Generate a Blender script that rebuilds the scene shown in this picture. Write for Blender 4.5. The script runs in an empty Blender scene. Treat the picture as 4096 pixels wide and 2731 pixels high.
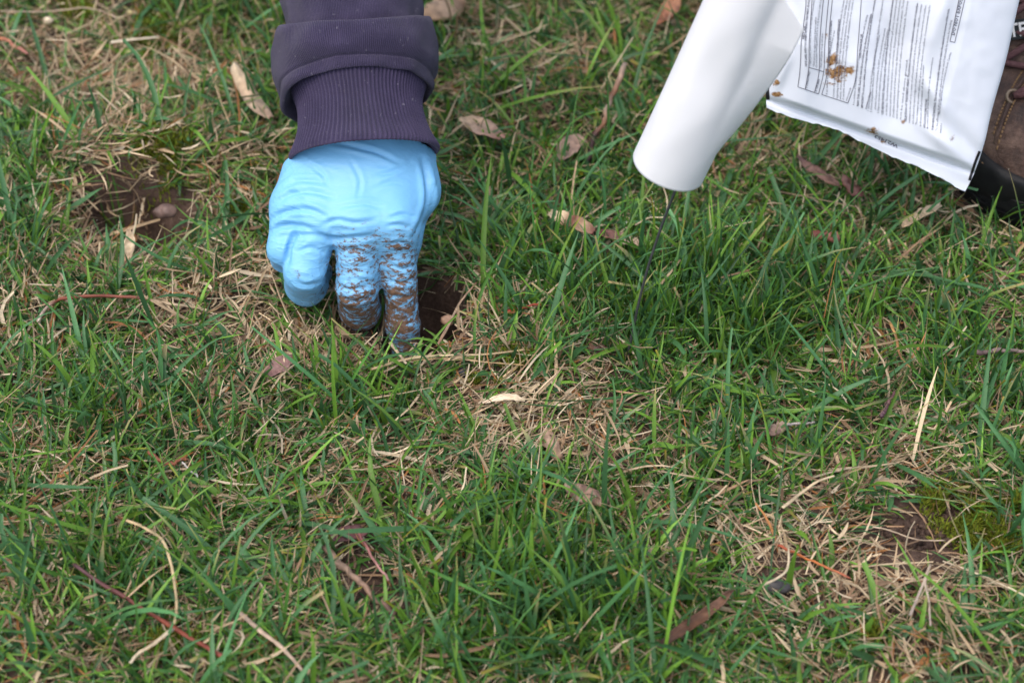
import bpy, bmesh, math, random
import numpy as np
from mathutils import Vector, Matrix

R = math.radians
rng = np.random.default_rng(7)
random.seed(7)
scene = bpy.context.scene
COL = scene.collection

# ------------------------------------------------------------------ camera
CAM_H, PITCH, HFOV = 0.90, R(42.0), R(27.0)
W_PX, H_PX = 4096.0, 2731.0
F_PX = (W_PX / 2) / math.tan(HFOV / 2)
cam_d = bpy.data.cameras.new('camera')
cam = bpy.data.objects.new('camera', cam_d)
COL.objects.link(cam)
cam.location = (0, 0, CAM_H)
cam.rotation_euler = (math.pi / 2 - PITCH, 0, 0)
cam_d.sensor_width = 36.0
cam_d.sensor_fit = 'HORIZONTAL'
cam_d.lens = 18.0 / math.tan(HFOV / 2)
cam_d.clip_start, cam_d.clip_end = 0.02, 400.0
cam_d.dof.use_dof = True
cam_d.dof.focus_distance = 1.29
cam_d.dof.aperture_fstop = 7.0
scene.camera = cam

# ------------------------------------------------------------------ sky, sun, exposure (overcast day)
world = bpy.data.worlds.new('World')
scene.world = world
world.use_nodes = True
wn = world.node_tree
sky = wn.nodes.new('ShaderNodeTexSky')
sky.sky_type = 'NISHITA'
sky.sun_disc = False
sky.sun_elevation = R(68)
sky.sun_rotation = R(228)
sky.dust_density = 4.0
sky.ozone_density = 0.6
sky.air_density = 1.0
wn.links.new(sky.outputs['Color'], wn.nodes['Background'].inputs['Color'])
wn.nodes['Background'].inputs['Strength'].default_value = 0.15
sun_d = bpy.data.lights.new('sun', 'SUN')
sun = bpy.data.objects.new('sun', sun_d)
COL.objects.link(sun)
sun_d.energy = 1.2
sun_d.angle = R(110)
sun_d.color = (1.0, 0.985, 0.965)
_az, _el = R(228), R(68)
_to = Vector((math.sin(_az) * math.cos(_el), math.cos(_az) * math.cos(_el), math.sin(_el)))
sun.rotation_euler = _to.to_track_quat('Z', 'Y').to_euler()
scene.view_settings.view_transform = 'Standard'
scene.view_settings.look = 'None'
scene.view_settings.gamma = 1.0
scene.view_settings.use_curve_mapping = False
scene.view_settings.exposure = 0.86
scene.cycles.max_bounces = 8
scene.cycles.transparent_max_bounces = 8

# ------------------------------------------------------------------ picture <-> place
FWD = np.array([0.0, math.cos(PITCH), -math.sin(PITCH)])
UPV = np.array([0.0, math.sin(PITCH), math.cos(PITCH)])
RGT = np.array([1.0, 0.0, 0.0])
CAM = np.array([0.0, 0.0, CAM_H])

def ray(px, py):
    px = np.asarray(px, float); py = np.asarray(py, float)
    a = (px - W_PX / 2) / F_PX; b = -(py - H_PX / 2) / F_PX
    return FWD + a[..., None] * RGT + b[..., None] * UPV

def at_depth(px, py, d):
    return CAM + ray(px, py) * np.asarray(d, float)[..., None]

def ground(px, py, z=0.0):
    r = ray(px, py)
    t = (z - CAM_H) / r[..., 2]
    return CAM + r * t[..., None]

def project(P):
    q = np.asarray(P, float) - CAM
    d = q @ FWD
    return W_PX / 2 + F_PX * (q @ RGT) / d, H_PX / 2 - F_PX * (q @ UPV) / d, d

# ------------------------------------------------------------------ noise
def _hash(ix, iy, iz, seed):
    h = (ix.astype(np.int64) * 374761393 + iy.astype(np.int64) * 668265263 + iz.astype(np.int64) * 2147483647 + seed * 974711) & 0xffffffff
    h = ((h ^ (h >> 13)) * 1274126177) & 0xffffffff
    h = ((h ^ (h >> 16)) * 2246822519) & 0xffffffff
    return ((h ^ (h >> 15)) & 0xffffff) / float(0xffffff)

def vnoise(x, y, z=None, seed=0):
    x = np.asarray(x, float); y = np.asarray(y, float)
    z = np.zeros_like(x) if z is None else np.asarray(z, float)
    i, j, k = np.floor(x), np.floor(y), np.floor(z)
    fx, fy, fz = x - i, y - j, z - k
    fx, fy, fz = [t * t * (3 - 2 * t) for t in (fx, fy, fz)]
    i, j, k = i.astype(np.int64), j.astype(np.int64), k.astype(np.int64)
    out = 0
    for a in (0, 1):
        for b in (0, 1):
            for c in (0, 1):
                w = (fx if a else 1 - fx) * (fy if b else 1 - fy) * (fz if c else 1 - fz)
                out = out + w * _hash(i + a, j + b, k + c, seed)
    return out * 2 - 1

def fbm(x, y, z=None, seed=0, octv=3):
    s, a, f = 0, 1.0, 1.0
    for o in range(octv):
        s = s + a * vnoise(np.asarray(x) * f, np.asarray(y) * f, None if z is None else np.asarray(z) * f, seed + o)
        a *= 0.5; f *= 2.03
    return s

# ------------------------------------------------------------------ mesh helpers
def mesh_obj(name, V, F, mat=None, parent=None, smooth=True, link=True):
    me = bpy.data.meshes.new(name)
    V = np.asarray(V, np.float64)
    if isinstance(F, np.ndarray):
        n = F.shape[1]
        me.vertices.add(len(V)); me.vertices.foreach_set('co', V.ravel())
        me.loops.add(F.size); me.loops.foreach_set('vertex_index', F.ravel().astype(np.int32))
        me.polygons.add(len(F))
        me.polygons.foreach_set('loop_start', np.arange(0, F.size, n, dtype=np.int32))
        me.polygons.foreach_set('loop_total', np.full(len(F), n, np.int32))
        me.update(calc_edges=True)
    else:
        me.from_pydata([tuple(v) for v in V], [], [tuple(f) for f in F])
        me.update()
    if smooth:
        me.polygons.foreach_set('use_smooth', np.ones(len(me.polygons), bool))
    if mat: me.materials.append(mat)
    o = bpy.data.objects.new(name, me)
    if link: COL.objects.link(o)
    if parent: o.parent = parent
    return o

def vcol(o, C, name='Col'):
    a = o.data.color_attributes.new(name, 'FLOAT_COLOR', 'POINT')
    C = np.asarray(C, np.float32)
    if C.shape[1] == 3: C = np.concatenate([C, np.ones((len(C), 1), np.float32)], 1)
    a.data.foreach_set('color', C.ravel())

def tag(o, label, cat=None, group=None, kind=None):
    if label: o['label'] = label
    if cat: o['category'] = cat
    if group: o['group'] = group
    if kind: o['kind'] = kind
    return o

def empty(name, loc=(0, 0, 0)):
    o = bpy.data.objects.new(name, None); COL.objects.link(o)
    o.location = tuple(loc); o.empty_display_size = 0.02
    return o

def under(o, parent):
    o.parent = parent
    o.matrix_parent_inverse = Matrix.Translation(-Vector(parent.location))
    return o

def grid_faces(n, m, wrap=False):
    i = np.arange(n - 1)[:, None]; j = np.arange(m if wrap else m - 1)[None]
    j2 = (j + 1) % m
    return np.stack([i * m + j, i * m + j2, (i + 1) * m + j2, (i + 1) * m + j], -1).reshape(-1, 4)

def tube(pts, rad, n=8, cap=True, flat=1.0, wob=0.0, seed=0):
    """swept tube along pts with radius per point"""
    P = np.asarray(pts, float); rad = np.broadcast_to(np.asarray(rad, float), (len(P),))
    T = np.gradient(P, axis=0); T /= np.linalg.norm(T, axis=1)[:, None] + 1e-12
    up = np.array([0, 0, 1.0]) if abs(T[0, 2]) < 0.9 else np.array([1.0, 0, 0])
    A = np.cross(T, up); A /= np.linalg.norm(A, axis=1)[:, None] + 1e-12
    B = np.cross(A, T)
    th = np.linspace(0, 2 * np.pi, n, endpoint=False)
    k = np.arange(len(P))
    rr = rad[:, None] * (1 + wob * vnoise(k[:, None] * 0.7 + 0 * th, th[None] * 1.3 + 0 * k[:, None], seed=seed))
    V = P[:, None] + rr[..., None] * (np.cos(th)[None, :, None] * A[:, None] + flat * np.sin(th)[None, :, None] * B[:, None])
    V = V.reshape(-1, 3)
    F = [tuple(f) for f in grid_faces(len(P), n, True)]
    if cap:
        F.append(tuple(range(n))[::-1]); F.append(tuple((len(P) - 1) * n + i for i in range(n)))
    return V, F

def smooth_path(pts, n=24):
    P = np.asarray(pts, float)
    if len(P) == 2:
        t = np.linspace(0, 1, n)[:, None]; return P[0] * (1 - t) + P[1] * t
    Q = np.concatenate([[2 * P[0] - P[1]], P, [2 * P[-1] - P[-2]]])
    out = []
    for s in np.linspace(0, len(P) - 1 - 1e-6, n):
        i = int(s); t = s - i
        p0, p1, p2, p3 = Q[i], Q[i + 1], Q[i + 2], Q[i + 3]
        out.append(0.5 * ((2 * p1) + (-p0 + p2) * t + (2 * p0 - 5 * p1 + 4 * p2 - p3) * t ** 2 + (-p0 + 3 * p1 - 3 * p2 + p3) * t ** 3))
    return np.array(out)

def surface_nets(Fv, origin, h):
    nx, ny, nz = Fv.shape
    S = Fv < 0
    cor = [(a, b, c) for a in (0, 1) for b in (0, 1) for c in (0, 1)]
    def sub(A, c): return A[c[0]:nx - 1 + c[0], c[1]:ny - 1 + c[1], c[2]:nz - 1 + c[2]]
    acc = np.zeros((nx - 1, ny - 1, nz - 1, 3)); cnt = np.zeros((nx - 1, ny - 1, nz - 1))
    for a in cor:
        for ax in range(3):
            if a[ax] == 0:
                b = list(a); b[ax] = 1
                m = sub(S, a) != sub(S, b)
                v0, v1 = sub(Fv, a)[m], sub(Fv, b)[m]
                t = v0 / (v0 - v1)
                p = np.tile(np.array(a, float), (len(t), 1)); p[:, ax] = t
                acc[m] += p; cnt[m] += 1
    m = cnt > 0
    idx = -np.ones(cnt.shape, np.int64); idx[m] = np.arange(m.sum())
    ijk = np.argwhere(m)
    V = origin + h * (ijk + acc[m] / cnt[m][:, None])
    faces = []
    for ax in range(3):
        b1, b2 = [(1, 2), (2, 0), (0, 1)][ax]
        sl0 = [slice(None)] * 3; sl1 = [slice(None)] * 3
        sl0[ax] = slice(0, -1); sl1[ax] = slice(1, None)
        ch = S[tuple(sl0)] != S[tuple(sl1)]
        e = np.argwhere(ch)
        ok = (e[:, b1] > 0) & (e[:, b2] > 0) & (e[:, b1] < Fv.shape[b1] - 1) & (e[:, b2] < Fv.shape[b2] - 1)
        e = e[ok]
        d1 = np.zeros(3, int); d1[b1] = 1; d2 = np.zeros(3, int); d2[b2] = 1
        q = np.stack([idx[tuple((e - d1 - d2).T)], idx[tuple((e - d2).T)], idx[tuple(e.T)], idx[tuple((e - d1).T)]], 1)
        flip = ~S[tuple(e.T)]
        q[flip] = q[flip][:, ::-1]
        faces.append(q)
    return V, np.concatenate(faces)

def smin(a, b, k):
    h = np.clip(0.5 + 0.5 * (b - a) / k, 0, 1)
    return b * (1 - h) + a * h - k * h * (1 - h)

def cone_sdf(P, a, b, ra, rb, sq=None):
    a = np.asarray(a, float); b = np.asarray(b, float)
    ab = b - a
    t = np.clip(((P - a) @ ab) / (ab @ ab), 0, 1)
    return np.linalg.norm(P - a - t[..., None] * ab, axis=-1) - (ra + (rb - ra) * t)

# ------------------------------------------------------------------ materials
def new_mat(name):
    m = bpy.data.materials.new(name); m.use_nodes = True
    nt = m.node_tree
    return m, nt, nt.nodes['Principled BSDF'], nt.nodes['Material Output']

def N(nt, t, **kw):
    n = nt.nodes.new(t)
    for k, v in kw.items(): setattr(n, k, v)
    return n

def noise_node(nt, scale, detail=4, rough=0.55, coord='Object', vec=None):
    n = N(nt, 'ShaderNodeTexNoise'); n.inputs['Scale'].default_value = scale
    n.inputs['Detail'].default_value = detail; n.inputs['Roughness'].default_value = rough
    if vec is None:
        tc = N(nt, 'ShaderNodeTexCoord'); vec = tc.outputs[coord]
    nt.links.new(vec, n.inputs['Vector'])
    return n

def ramp(nt, src, stops):
    r = N(nt, 'ShaderNodeValToRGB')
    el = r.color_ramp.elements
    while len(el) < len(stops): el.new(0.5)
    for e, (p, c) in zip(el, stops):
        e.position = p; e.color = (*c, 1) if len(c) == 3 else c
    nt.links.new(src, r.inputs['Fac'])
    return r

def bump(nt, bsdf, src, strength=0.3, dist=0.001, prev=None):
    b = N(nt, 'ShaderNodeBump'); b.inputs['Strength'].default_value = strength; b.inputs['Distance'].default_value = dist
    nt.links.new(src, b.inputs['Height'])
    if prev: nt.links.new(prev.outputs['Normal'], b.inputs['Normal'])
    nt.links.new(b.outputs['Normal'], bsdf.inputs['Normal'])
    return b

def simple(name, col, rough=0.6, noise=None, spec=0.4, bmp=0.0, col2=None, scale=300):
    m, nt, b, o = new_mat(name)
    b.inputs['Roughness'].default_value = rough
    b.inputs['Specular IOR Level'].default_value = spec
    if col2 is not None:
        n = noise_node(nt, scale, 5, 0.6)
        r = ramp(nt, n.outputs['Fac'], [(0.32, col), (0.68, col2)])
        nt.links.new(r.outputs['Color'], b.inputs['Base Color'])
        if bmp: bump(nt, b, n.outputs['Fac'], bmp, 0.001)
    else:
        b.inputs['Base Color'].default_value = (*col, 1)
    return m

def leaf_mat(name, rough, spec, trans, varscale=900.0):
    m, nt, b, o = new_mat(name)
    at = N(nt, 'ShaderNodeVertexColor', layer_name='Col')
    n = noise_node(nt, varscale, 3)
    mix = N(nt, 'ShaderNodeMix', data_type='RGBA', blend_type='MULTIPLY')
    mix.inputs['Factor'].default_value = 0.5
    r = ramp(nt, n.outputs['Fac'], [(0.25, (0.62, 0.62, 0.62)), (0.75, (1.25, 1.25, 1.2))])
    nt.links.new(at.outputs['Color'], mix.inputs['A']); nt.links.new(r.outputs['Color'], mix.inputs['B'])
    nt.links.new(mix.outputs['Result'], b.inputs['Base Color'])
    b.inputs['Roughness'].default_value = rough; b.inputs['Specular IOR Level'].default_value = spec
    tr = N(nt, 'ShaderNodeBsdfTranslucent'); ms = N(nt, 'ShaderNodeMixShader')
    ms.inputs['Fac'].default_value = trans
    nt.links.new(mix.outputs['Result'], tr.inputs['Color'])
    nt.links.new(b.outputs['BSDF'], ms.inputs[1]); nt.links.new(tr.outputs['BSDF'], ms.inputs[2])
    nt.links.new(ms.outputs['Shader'], o.inputs['Surface'])
    return m

M = {}
M['blade'] = leaf_mat('grass_blade', 0.42, 0.34, 0.22)
M['dead'] = leaf_mat('dead_blade', 0.6, 0.3, 0.18)
M['moss'] = leaf_mat('moss', 0.7, 0.2, 0.25)
M['litter'] = leaf_mat('litter', 0.55, 0.35, 0.08, 500.0)

def soil_mat():
    m, nt, b, o = new_mat('soil')
    n1 = noise_node(nt, 45, 6, 0.65); n2 = noise_node(nt, 420, 6, 0.7)
    r1 = ramp(nt, n1.outputs['Fac'], [(0.3, (0.045, 0.028, 0.02)), (0.6, (0.105, 0.068, 0.05)), (0.8, (0.17, 0.12, 0.092))])
    r2 = ramp(nt, n2.outputs['Fac'], [(0.3, (0.55, 0.5, 0.48)), (0.7, (1.2, 1.2, 1.2))])
    mx = N(nt, 'ShaderNodeMix', data_type='RGBA', blend_type='MULTIPLY'); mx.inputs['Factor'].default_value = 1
    nt.links.new(r1.outputs['Color'], mx.inputs['A']); nt.links.new(r2.outputs['Color'], mx.inputs['B'])
    nt.links.new(mx.outputs['Result'], b.inputs['Base Color'])
    b.inputs['Roughness'].default_value = 0.85; b.inputs['Specular IOR Level'].default_value = 0.25
    bb = bump(nt, b, n2.outputs['Fac'], 0.8, 0.0025)
    n3 = noise_node(nt, 1500, 3, 0.6)
    bump(nt, b, n3.outputs['Fac'], 0.5, 0.0008, bb)
    return m
M['soil'] = soil_mat()

# ------------------------------------------------------------------ ground with run holes
HOLE = ground(np.array(1690.0), np.array(1262.0))          # bait hole the finger is in
HOLE_L = ground(np.array(560.0), np.array(905.0))          # collapsed hole on the left
BARE_R = ground(np.array(3690.0), np.array(2115.0))

def ground_z(x, y):
    x = np.asarray(x, float); y = np.asarray(y, float)
    z = 0.006 * vnoise(x * 7, y * 7, seed=3) + 0.004 * vnoise(x * 19, y * 19, seed=4) + 0.0018 * vnoise(x * 60, y * 60, seed=5) + 0.0008 * vnoise(x * 170, y * 170, seed=6)
    def dent(c, rx, ry, depth, p=4, dx=0, dy=0):
        q = np.sqrt(((x - c[0] - dx) / rx) ** 2 + ((y - c[1] - dy) / ry) ** 2)
        q = q + 0.10 * vnoise(x * 110, y * 110, seed=8)
        return -depth * np.exp(-np.clip(q, 0, 9) ** p)
    fade = 1 - np.exp(-(((x - HOLE[0]) / .05) ** 2 + ((y - HOLE[1]) / .07) ** 2))
    z = z * fade
    z = z + dent(HOLE, 0.027, 0.039, 0.068, 6)
    z = z + dent(HOLE_L, 0.034, 0.026, 0.045, 4, -0.012, 0.012) + dent(HOLE_L, 0.055, 0.045, 0.012, 3, 0.012, -0.008)
    z = z + dent(BARE_R, 0.045, 0.032, 0.004, 4)
    # mound of turf lifted behind the left hole, and the thatch lip right of the bait hole
    z = z + 0.022 * np.exp(-(((x - HOLE_L[0] + .012) / .06) ** 2 + ((y - HOLE_L[1] - .07) / .032) ** 2))
    lip = ground(np.array(1870.0), np.array(1360.0))
    z = z + 0.010 * np.exp(-(((x - lip[0]) / .035) ** 2 + ((y - lip[1]) / .03) ** 2))
    return z

def axis_coords(lo, hi, step, far):
    c = list(np.arange(lo, hi + step, step))
    g = step
    while c[-1] < far: g *= 1.35; c.append(c[-1] + g)
    g = step
    while c[0] > -far: g *= 1.35; c.insert(0, c[0] - g)
    return np.array(c)
gx = axis_coords(-0.50, 0.50, 0.003, 150.0); gy = axis_coords(0.62, 1.50, 0.003, 150.0)
GX, GY = np.meshgrid(gx, gy)
GZ = ground_z(GX, GY)
g = mesh_obj('ground', np.stack([GX, GY, GZ], -1).reshape(-1, 3), grid_faces(len(gy), len(gx)), M['soil'])
g['kind'] = 'structure'

# ------------------------------------------------------------------ the gloved hand as a distance field (metres, offset from the fingertip spot)
O = ground(np.array(1650.0), np.array(1380.0))
def hp(px, a, z):
    """point a mm beyond the fingertip spot, z mm up, at picture column px"""
    y = O[1] + a / 1000; zz = z / 1000
    d = np.array([0, y, zz]) - CAM
    dep = d @ FWD
    return np.array([(px - W_PX / 2) / F_PX * dep, y, zz])

FING = {
    'index': [hp(1585, 27, 76), hp(1600, 13, 40), hp(1612, 6, 13), hp(1628, 3, -14)],
    'middle': [hp(1432, 26, 81), hp(1428, 4, 44), hp(1440, 13, 19), hp(1455, 34, 5)],
    'ring': [hp(1280, 30, 81), hp(1216, 6, 55), hp(1224, 20, 33), hp(1265, 42, 24)],
    'little': [hp(1165, 40, 80), hp(1136, 18, 63), hp(1150, 32, 46), hp(1190, 48, 38)],
}
FR = {'index': (.0118, .0108, .0100, .0092), 'middle': (.0128, .0130, .0126, .010), 'ring': (.0120, .0130, .0128, .010), 'little': (.0112, .0108, .0102, .008)}
WR = [hp(1560, 102, 110), hp(1480, 104, 116), hp(1405, 106, 116), hp(1352, 108, 110)]
TH = [hp(1625, 88, 96), hp(1658, 56, 78), hp(1612, 42, 52), hp(1590, 30, 28)]

AX = np.array([-0.10, 0.866, 0.50]); AX /= np.linalg.norm(AX)
P0 = hp(1458, 60, 97)
E1 = np.cross(AX, [0, 0, 1.0]); E1 /= np.linalg.norm(E1)
E2 = np.cross(E1, AX)

def hand_sdf(P):
    palm = None
    for k, f in enumerate(('index', 'middle', 'ring', 'little')):
        d = cone_sdf(P, WR[k], FING[f][0], .0185, FR[f][0] + .0012)
        palm = d if palm is None else smin(palm, d, .022)
    palm = smin(palm, cone_sdf(P, hp(1450, 75, 88), hp(1440, 40, 68), .018, .016), .016)
    palm = smin(palm, cone_sdf(P, WR[0], TH[0], .017, .016), .012)
    palm = smin(palm, cone_sdf(P, TH[0], TH[1], .0165, .0145), .012)
    palm = smin(palm, cone_sdf(P, FING['index'][0], TH[1], .009, .012), .014)
    for a, b in ((hp(1450, 106, 114), hp(1440, 190, 162)),):
        palm = smin(palm, cone_sdf(P, a, b, .027, .026), .02)
    prox = None
    for f in FING:
        d = cone_sdf(P, FING[f][0], FING[f][1], FR[f][0], FR[f][1])
        prox = d if prox is None else smin(prox, d, {'middle': .009, 'ring': .0022, 'little': .0025}[f])
    body = smin(palm, prox, .0075)
    for f in FING:
        d = smin(cone_sdf(P, FING[f][1], FING[f][2], FR[f][1], FR[f][2]), cone_sdf(P, FING[f][2], FING[f][3], FR[f][2], FR[f][3]), .004)
        body = smin(body, d, .0008)
    d = smin(cone_sdf(P, TH[1], TH[2], .0128, .0115), cone_sdf(P, TH[2], TH[3], .0115, .0098), .004)
    body = smin(body, d, .004)
    q = P - P0; sa = q @ AX
    rad = np.sqrt((q @ E1) ** 2 + ((q @ E2) / .86) ** 2)
    lim = .0362 + np.maximum(0, .010 - sa) * 4.0
    return np.maximum(body, rad - lim)

def hand_wrinkle(P):
    x, y, z = P[..., 0] * 1000, P[..., 1] * 1000, P[..., 2] * 1000
    w = vnoise(x / 30 + 5, y / 30, z / 30, seed=21)
    # long thin tension creases: the film is pulled across the back of the hand, and rings the fingers
    q = y * 0.55 + z * 0.83
    c1 = 1 - np.abs(vnoise(x / 34 + 2 + q / 60, q / 9 + x / 24 + 1.6 * w, y / 60, seed=22))
    c2 = 1 - np.abs(vnoise(x / 20 - q / 40, q / 5.5 - x / 40 + 1.2 * w, y / 40, seed=23))
    amp = np.clip(0.35 + 0.9 * vnoise(x / 22, y / 22, z / 22, seed=25), 0, 1) * np.clip(0.15 + (92 - z) / 30 + (-92 - x) / 25, 0.12, 1)
    low = np.clip((95 - z) / 40, 0, 1)
    return -(0.0014 * np.clip(c1 - .80, 0, 1) * 5 * amp + 0.0007 * np.clip(c2 - .78, 0, 1) * 4.5 * (0.25 + low) * amp) + 0.0005 * vnoise(x / 18, y / 18, z / 18, seed=24)

lo = np.array([hp(1060, 0, 0)[0] - .01, O[1] - .018, -.030]); hi = np.array([hp(1770, 0, 60)[0] + .012, O[1] + .165, .165])
hstep = 0.0011
nn = np.ceil((hi - lo) / hstep).astype(int)
gxyz = np.stack(np.meshgrid(*[lo[i] + hstep * np.arange(nn[i]) for i in range(3)], indexing='ij'), -1)
HF = np.empty(nn)
for i0 in range(0, nn[0], 24):
    blk = gxyz[i0:i0 + 24]
    d = hand_sdf(blk)
    near = np.abs(d) < .006
    d[near] += hand_wrinkle(blk[near])
    HF[i0:i0 + 24] = d
HV, HQ = surface_nets(HF, lo, hstep)

def vert_normals(V, Q):
    fn = np.cross(V[Q[:, 2]] - V[Q[:, 0]], V[Q[:, 3]] - V[Q[:, 1]])
    vn = np.zeros_like(V)
    for k in range(4): np.add.at(vn, Q[:, k], fn)
    return vn / (np.linalg.norm(vn, axis=1)[:, None] + 1e-12)
# pulled folds of the thin film: (picture polyline, depth mm, width px)
FOLDS = [([(1085, 880), (1150, 845), (1230, 838), (1300, 862)], 1.3, 13), ([(1105, 812), (1170, 775), (1250, 768), (1330, 790)], 1.1, 12), ([(1130, 752), (1200, 722), (1300, 728)], .8, 11),
         ([(1075, 935), (1130, 905), (1200, 905), (1290, 925)], 1.4, 13), ([(1180, 938), (1260, 940), (1340, 955), (1430, 950), (1500, 940)], 1.5, 13), ([(1186, 930), (1160, 985), (1148, 1060)], 2.0, 13),
         ([(1330, 572), (1420, 588), (1510, 612), (1600, 655)], 1.0, 11), ([(1500, 700), (1560, 690), (1640, 655)], .7, 10), ([(1690, 640), (1708, 720), (1712, 800), (1695, 870), (1655, 950)], 2.2, 14), ([(1732, 740), (1728, 820), (1700, 900)], 1.2, 10),
         ([(1290, 900), (1350, 880), (1420, 892), (1500, 880)], .9, 11), ([(1560, 870), (1610, 858), (1665, 872)], 1.1, 10), ([(1550, 905), (1600, 900), (1650, 915)], .9, 9), ([(1540, 985), (1600, 970), (1650, 985)], .8, 9), ([(1555, 1060), (1610, 1075), (1660, 1060)], .9, 9),
         ([(1550, 1120), (1600, 1132), (1660, 1118)], 1.0, 9), ([(1555, 1180), (1610, 1190), (1665, 1178)], .8, 9), ([(1350, 1010), (1420, 1000), (1480, 1030)], .8, 10), ([(1340, 1130), (1400, 1160), (1480, 1140)], .9, 10), ([(1350, 1185), (1420, 1205), (1500, 1180)], .8, 9),
         ([(1190, 1010), (1240, 990), (1300, 1010)], .9, 10), ([(1170, 1120), (1230, 1140), (1300, 1120)], .7, 10), ([(1400, 640), (1440, 720), (1430, 790)], .5, 10), ([(1240, 660), (1290, 700), (1310, 740)], .6, 10), ([(1480, 760), (1560, 730), (1620, 740)], .45, 10), ([(1350, 830), (1450, 815), (1530, 830)], .6, 11)]
HN = vert_normals(HV, HQ)
_px, _py, _ = project(HV)
_front = np.clip(-(HN @ FWD) * 2.0, 0, 1)
_disp = np.zeros(len(HV))
for pl, dep, wid in FOLDS:
    pl = smooth_path(np.c_[np.array(pl, float), np.zeros(len(pl))], 40)[:, :2]
    box = (_px > pl[:, 0].min() - 60) & (_px < pl[:, 0].max() + 60) & (_py > pl[:, 1].min() - 60) & (_py < pl[:, 1].max() + 60)
    ii = np.where(box)[0]
    dv_ = np.stack([_px[ii], _py[ii]], 1)[:, None] - pl[None]
    wid = wid * .78; dep = dep * 1.15
    dist = np.linalg.norm(dv_, axis=2); jj = dist.argmin(1); dm_ = dist[np.arange(len(ii)), jj]
    t_ = jj / 39.0; env = np.sin(np.clip(t_, .02, .98) * math.pi) ** .5
    _disp[ii] += dep * .001 * env * (-np.exp(-(dm_ / wid) ** 2) + .55 * np.exp(-((dm_ - 2.1 * wid) / (1.1 * wid)) ** 2))
HV = HV + HN * (_disp * _front)[:, None]
del gxyz, HF

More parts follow.
